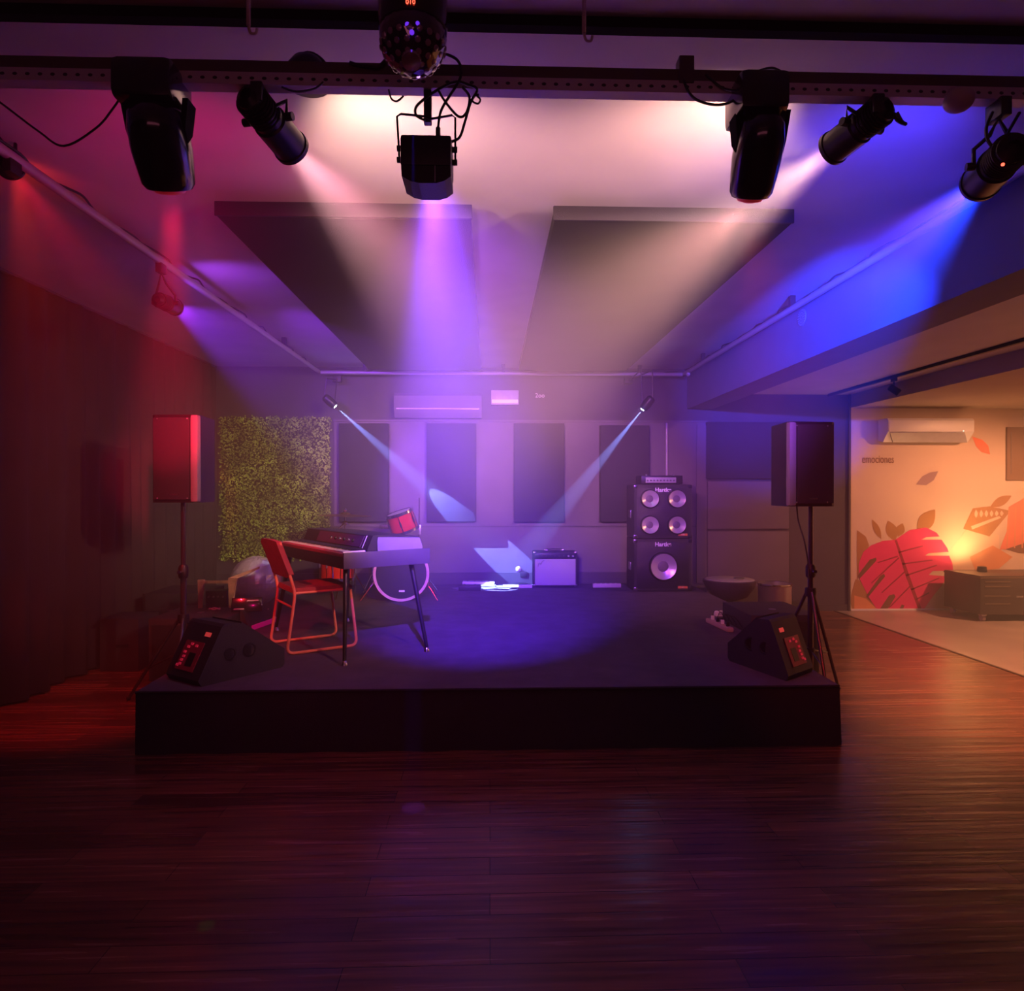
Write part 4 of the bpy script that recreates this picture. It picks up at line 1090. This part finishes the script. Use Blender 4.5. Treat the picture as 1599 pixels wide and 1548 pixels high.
# near right edge of the stage
t, hw, h = pbox(1117, 955, 1138, 963, .05, 'adapter_box', 'small white adapter box on the stage edge near the subwoofer', 'adapter', white)
MB().box((-.03, -.003, h * .3), (.03, 0.0, h * .7)).build('label_plate', silverp, t, False)
p0 = F(1124, 972, SH); p1 = F(1160, 988, SH)
t = thing('power_strip', 'tan power strip with upright plugs at the stage edge', 'power strip', (p0 + p1) / 2 - Vector((.10, 0, 0)), math.atan2((p1 - p0).y, (p1 - p0).x))
L = (p1 - p0).length / 2
MB().box((-L, -.028, 0.001), (L, .028, .04), .012).build('body', mat('tan_plastic', (.55, .38, .32), .5), t)
for k in range(4):
    x = -L * .6 + k * L * .45
    MB().box((x - .012, -.012, .04), (x + .012, .012, .075), .004).build('plug', black if k % 2 else white, t)
    MB().tube(spline([(x, 0, .075), (x, .02, .12), (x - .02, .08, .10), (x - .03, .14, .02)], 4), .003, 5).build('plug_cord', rubber, t)

# ------------------------------------------------------------------ bowl seat and silver drum beyond the stage
p = W(1158, 910, 7.45)
t = thing('bowl_seat', 'round dark bowl shaped seat behind the subwoofer', 'seat', (p.x - .03, 7.75, 0))
zt_ = p.z; MB().lathe([(.10, zt_ - .24), (.20, zt_ - .20), (.27, zt_ - .10), (.30, zt_ - .03), (.30, zt_ - .01), (.285, zt_ - .002)], seg=40).build('bowl', mat('dark_violet_shell', (.06, .045, .07), .35), t)
MB().lathe([(.285, zt_ - .004), (.27, zt_ + .004), (.05, zt_ + .008)], seg=40).build('cushion', silverp, t)
MB().lathe([(.20, 0), (.20, .015), (.05, .04), (.045, zt_ - .235)], seg=24).build('base', blackmetal, t)
MB().box((.06, -.05, zt_ + .007), (.16, .03, zt_ + .022), .004).build('buckle', steel, t)
p = W(1222, 915, 7.1)
t = thing('silver_drum', 'shiny silver drum shaped bin between the bowl seat and the speaker stand', 'bin', (p.x, 7.3, 0))
MB().lathe([(.16, 0), (.17, .01), (.175, p.z - .01), (.18, p.z), (.165, p.z), (.165, .05), (.001, .05)], seg=40, cap=False).build('shell', mat('satin_silver', (.7, .66, .7), .3, metal=.9), t)
MB().lathe([(.178, p.z - .02), (.184, p.z - .012), (.184, p.z + .002), (.176, p.z + .004)], seg=40, cap=False).build('rim', chrome, t)

# ------------------------------------------------------------------ far room: mural wall
MY = YB + .009
def mural_piece(name, px_pts, m, par, off):
    mb = MB(); P = [W(x, y, MY) - par.location for x, y in px_pts]
    mb.prism([(q.x, -off, q.z) for q in P], (0, .0008, 0)); return mb.build(name, m, par, False)
def leaf(cx, cy, L, Wd, ang, n=14, tip=1.0):
    out = []
    for k in range(n):
        s_ = k / (n - 1); out.append((s_ * L, -Wd * math.sin(PI * s_ ** tip)))
    for k in range(1, n - 1):
        s_ = 1 - k / (n - 1); out.append((s_ * L, Wd * math.sin(PI * s_ ** tip)))
    c_, s2 = math.cos(R(ang)), math.sin(R(ang))
    return [(cx + x * c_ - y * s2, cy + x * s2 + y * c_) for x, y in out]
def veins(cx, cy, L, Wd, ang, n, par, m, off, wl=1.0):
    c_, s2 = math.cos(R(ang)), math.sin(R(ang)); i_ = 0
    def T(x, y): return (cx + x * c_ - y * s2, cy + x * s2 + y * c_)
    mural_piece('midrib', [T(0, -wl), T(L * .95, -wl * .3), T(L * .95, wl * .3), T(0, wl)], m, par, off)
    for k in range(n):
        s_ = .12 + .75 * k / n
        w_ = Wd * math.sin(PI * (s_ + .06)) * .9
        for sg in (-1, 1):
            a_ = (s_ * L, 0); b_ = (s_ * L + w_ * .55, sg * w_)
            mural_piece('vein', [T(a_[0], 0), T(b_[0], b_[1]), T(b_[0] + wl, b_[1]), T(a_[0] + wl * 1.2, 0)], m, par, off)
mu = thing('wall_mural', 'painted tropical leaf mural in pink and orange on the cream wall', 'mural', (4.6, MY, 0))
mural_piece('ochre_leaf', leaf(1336, 905, 80, 26, 62), tanpaint, mu, .0012)
mural_piece('brown_leaf', [(1338, 828), (1352, 838), (1357, 852), (1345, 880), (1338, 910)], tanpaint, mu, .0014)
mural_piece('brown_leaf', [(1334, 930), (1352, 935), (1372, 954), (1334, 954)], orangep, mu, .0014)
mural_piece('bud', leaf(1398, 845, 34, 9, -110), tanpaint, mu, .0013)
mural_piece('bud', leaf(1376, 842, 34, 5, -115), tanpaint, mu, .0015)
mural_piece('bud', leaf(1402, 838, 22, 7, -70), tanpaint, mu, .0016)
mural_piece('ochre_leaf', leaf(1432, 832, 46, 12, -52), tanpaint, mu, .0018)
mural_piece('pale_leaf', [(1478, 866), (1510, 826), (1560, 836), (1560, 860), (1520, 890), (1486, 896)], palep, mu, .0015)
sl = mural_piece('striped_leaf', [(1504, 826), (1519, 794), (1545, 791), (1578, 798), (1545, 838), (1518, 830)], tanpaint, mu, .0018)
for k in range(6):
    x = 1524 + k * 8; mural_piece('pale_spot', leaf(x, 808, 13 - k, 3.0, -95 + k * 3, 8), palep, sl, .0026) if False else mural_piece('pale_spot', leaf(x, 809 - k * .6, 13 - k, 2.6, -90, 8), palep, mu, .0026)
mural_piece('leaf_band', [(1516, 822), (1560, 806), (1563, 809), (1518, 827)], palep, mu, .0026)
cl_ = mural_piece('coral_leaf', [(1560, 860), (1572, 830), (1575, 792), (1599, 778), (1640, 775), (1640, 850), (1600, 862), (1565, 858)], coral, mu, .0020)
mural_piece('ochre_leaf', leaf(1546, 792, 38, 7, -28), tanpaint, mu, .0016)
for k in range(5): mural_piece('coral_line', [(1575 + k * 10, 796 - k * 3), (1577 + k * 10, 796 - k * 3), (1573 + k * 12, 856), (1571 + k * 12, 856)], orangep, mu, .0028)
mural_piece('orange_leaf', [(1514, 870), (1550, 852), (1581, 870), (1560, 888), (1524, 893)], orangep, mu, .0022)
mural_piece('ochre_leaf', [(1570, 858), (1600, 848), (1640, 845), (1640, 866), (1590, 864)], brownpaint, mu, .0024)
# the big monstera leaf with cut notches
mon = [(1398, 843), (1420, 828), (1446, 824), (1462, 832), (1467, 838), (1446, 839), (1438, 843), (1470, 843), (1479, 856), (1481, 862), (1450, 864), (1444, 868), (1482, 868), (1487, 880), (1488, 891), (1456, 892), (1450, 898), (1480, 900), (1470, 915), (1456, 932), (1440, 955),
       (1408, 955), (1412, 946), (1408, 944), (1402, 955), (1384, 955), (1398, 932), (1396, 928), (1388, 930), (1372, 954), (1368, 950), (1356, 932), (1382, 900), (1380, 896), (1374, 900), (1354, 928), (1342, 904), (1368, 876), (1368, 871), (1358, 874), (1341, 896), (1341, 880), (1348, 862), (1360, 852), (1378, 845)]
mural_piece('monstera_leaf', mon, pinkleaf, mu, .0032)
for q in ([(1339, 900), (1362, 866), (1374, 872), (1346, 912)], [(1352, 932), (1374, 892), (1388, 898), (1360, 940)], [(1366, 954), (1390, 924), (1402, 932), (1382, 955)], [(1400, 955), (1407, 941), (1414, 946), (1410, 955)]): mural_piece('notch_backing', q, brownpaint, mu, .0029)  # brown paint behind the left notches of the leaf
mural_piece('midrib', [(1397, 844), (1400, 843), (1420, 900), (1440, 955), (1435, 955), (1414, 900)], pinkdark, mu, .0040)
for x0, y0, x1, y1 in ((1401, 868, 1370, 878), (1403, 870, 1360, 910), (1412, 892, 1376, 925), (1420, 915, 1388, 948), (1402, 862, 1440, 852), (1408, 880, 1455, 874), (1414, 898, 1462, 882), (1422, 920, 1466, 902), (1430, 935, 1450, 925)):
    mural_piece('vein', [(x0, y0), (x1, y1), (x1 + 1, y1 + 1.6), (x0 + 1, y0 + 2)], pinkdark, mu, .0040)
mural_piece('falling_leaf', [(1518, 682), (1534, 687), (1543, 696), (1546, 710), (1532, 706), (1524, 697)], coral, mu, .002)
mural_piece('falling_leaf', [(1430, 757), (1440, 744), (1452, 738), (1465, 736), (1458, 750), (1446, 758)], mauvep, mu, .002)
p = W(1371, 723, MY) - mu.location
text('mural_lettering', 'emociones', .095, mat('mural_brown_lettering', (.22, .09, .05), .7), mu, Matrix.Translation((p.x, -.0015, p.z)) @ UPR @ Matrix.Scale(1.5, 4, (0, 1, 0)), .0005)

# wall air conditioner in the far room
a = W(1386, 653, YB - .2); b = W(1520, 690, YB - .2)
t = thing('air_conditioner', 'white wall air conditioner above the painted mural', 'air conditioner', ((a.x + b.x) / 2, YB, b.z))
hw = (b.x - a.x) / 2; h = a.z - b.z
MB().prism([(-hw, 0, .02), (-hw, 0, h), (-hw, -.19, h), (-hw, -.215, h - .03), (-hw, -.21, .12), (-hw, -.10, 0)], (2 * hw, 0, 0)).build('body', white, t)
MB().prism([(-hw + .02, -.213, .112), (-hw + .02, -.218, .105), (-hw + .12, -.12, -.004), (-hw + .12, -.10, -.004)], (2 * hw - .14, 0, 0)).build('louver', silverp, t)
MB().box((-hw + .008, -.219, .122), (hw - .008, -.212, h - .035), .003).build('front_panel', white, t)
MB().sphere((hw - .14, -.219, .13), .008, 8, 6).build('indicator', lensw2 := mat('ac_indicator', (1, 1, .9), .3, emit=(1, .9, .7), es=1.5), t)
# framed board
a = W(1573, 667, YB - .02); b = W(1640, 750, YB - .02)
t = thing('framed_board', 'brown framed notice board on the cream wall', 'notice board', ((a.x + b.x) / 2, MY, (a.z + b.z) / 2))
hw = (b.x - a.x) / 2; h = (a.z - b.z) / 2
MB().box((-hw, -.03, -h), (hw, -.001, h), .004).build('board', mat('brown_board', (.22, .12, .06), .6), t)
MB().box((-hw + .045, -.034, -h + .08), (-hw + .052, -.0305, h - .06)).build('hinge_strip', steel, t, False)
# low black cabinet on castors
t = thing('storage_cabinet', 'low dark flight cabinet on castors in front of the mural', 'cabinet', (5.64, 7.55, 0))
MB().box((0, 0, .08), (1.9, .62, .53), .008).build('body', flight, t)
MB().box((-.004, -.004, .50), (1.904, .624, .515)).build('lid_edge', MATS['case_edge'] if 'case_edge' in MATS else mat('case_edge', (.12, .08, .05), .5), t, False)
for z in (.20, .29, .40, .455):
    for x0, x1 in ((.05, .35), (.55, 1.1), (1.2, 1.8)): MB().box((x0, -.01, z), (x1, -.001, z + .012)).build('drawer_rail', MATS['case_edge'], t, False)
MB().box((.42, -.012, .28), (.50, -.001, .30), .002).build('latch', steel, t)
for x in (.07, 1.83):
    for y in (.06, .56):
        cs = MB().box((x - .03, y - .03, .06), (x + .03, y + .03, .082)).build('castor_plate', steel, t, False)
        MB().cyl((x - .018, y, .034), (x + .018, y, .034), .033).build('wheel', mat('castor_wheel', (.5, .4, .5), .3) if 'castor_wheel' not in MATS else MATS['castor_wheel'], cs)

# track with small spotlight, far side ceiling
tk = thing('light_track', 'thin black ceiling track running along the side room ceiling', 'track', (4.24, 0, CZ2))
MB().box((-.018, YF + .3, -.03), (.018, YB - .05, -.001)).build('rail', black, tk, False)
d = ray(1396, 590); k = 4.24 / d.x; c = Vector((0, 0, CAMZ)) + d * k
t = thing('track_spotlight', 'small black spotlight hanging from the thin ceiling track', 'spotlight', (4.24, c.y, CZ2 - .03))
MB().box((-.014, -.04, -.035), (.014, .04, -.001), .004).build('adapter', black, t)
MB().cyl((0, 0, -.03), (0, 0, -.10), .008).build('stem', black, t)
mb = MB(); mb.M = Matrix.Translation((0, 0, -.12)) @ frame_mat((.65, -.35, -.6)); mb.lathe([(.02, -.06), (.036, -.05), (.038, .06), (.03, .062), (.028, .04), (.001, .035)], seg=20, cap=False); mb.build('can', black, t)
mb = MB(); mb.M = Matrix.Translation((0, 0, -.12)) @ frame_mat((.65, -.35, -.6)); mb.lathe([(.026, .042), (.02, .046)], seg=16); mb.build('lens', silverp, t)

# ------------------------------------------------------------------ assumed lights of the side room, none in view
up = thing('assumed_uplighter', 'assumed small uplight on the dark cabinet washing the mural with warm light', 'assumed lamp', (5.98, 7.98, .5305))  # unseen fixture assumed from the warm glow on the mural wall
MB().lathe([(.05, 0), (.055, .01), (.045, .06), (.035, .06)], seg=20).build('housing', blackmetal, up)
spot('assumed_wash_light', (5.98, 7.98, .62), (5.85, 8.34, 1.3), (1, .48, .18), 40, 150, 1, .05, up)
AMB = (1, .37, .17)
dl = thing('assumed_downlight', 'assumed round ceiling light in the side room, out of view', 'assumed lamp', (6.6, 6.4, SZ))  # unseen fixture added to light the mural wall and side room
MB().lathe([(.08, -.012), (.085, -.001)], seg=24).build('trim_ring', white, dl)
spot('assumed_down_light', (6.6, 6.4, SZ - .04), (6.0, 7.2, 0), AMB, 480, 150, .6, .10, dl)
dl = thing('assumed_downlight', 'assumed round ceiling light over the side room floor, out of view', 'assumed lamp', (3.9, 4.1, CZ2))  # unseen fixture added, assumed from the warm pool of light on the floor
MB().lathe([(.08, -.012), (.085, -.001)], seg=24).build('trim_ring', white, dl)
spot('assumed_down_light', (3.9, 4.1, CZ2 - .05), (4.3, 4.6, 0), AMB, 480, 84, .7, .10, dl)
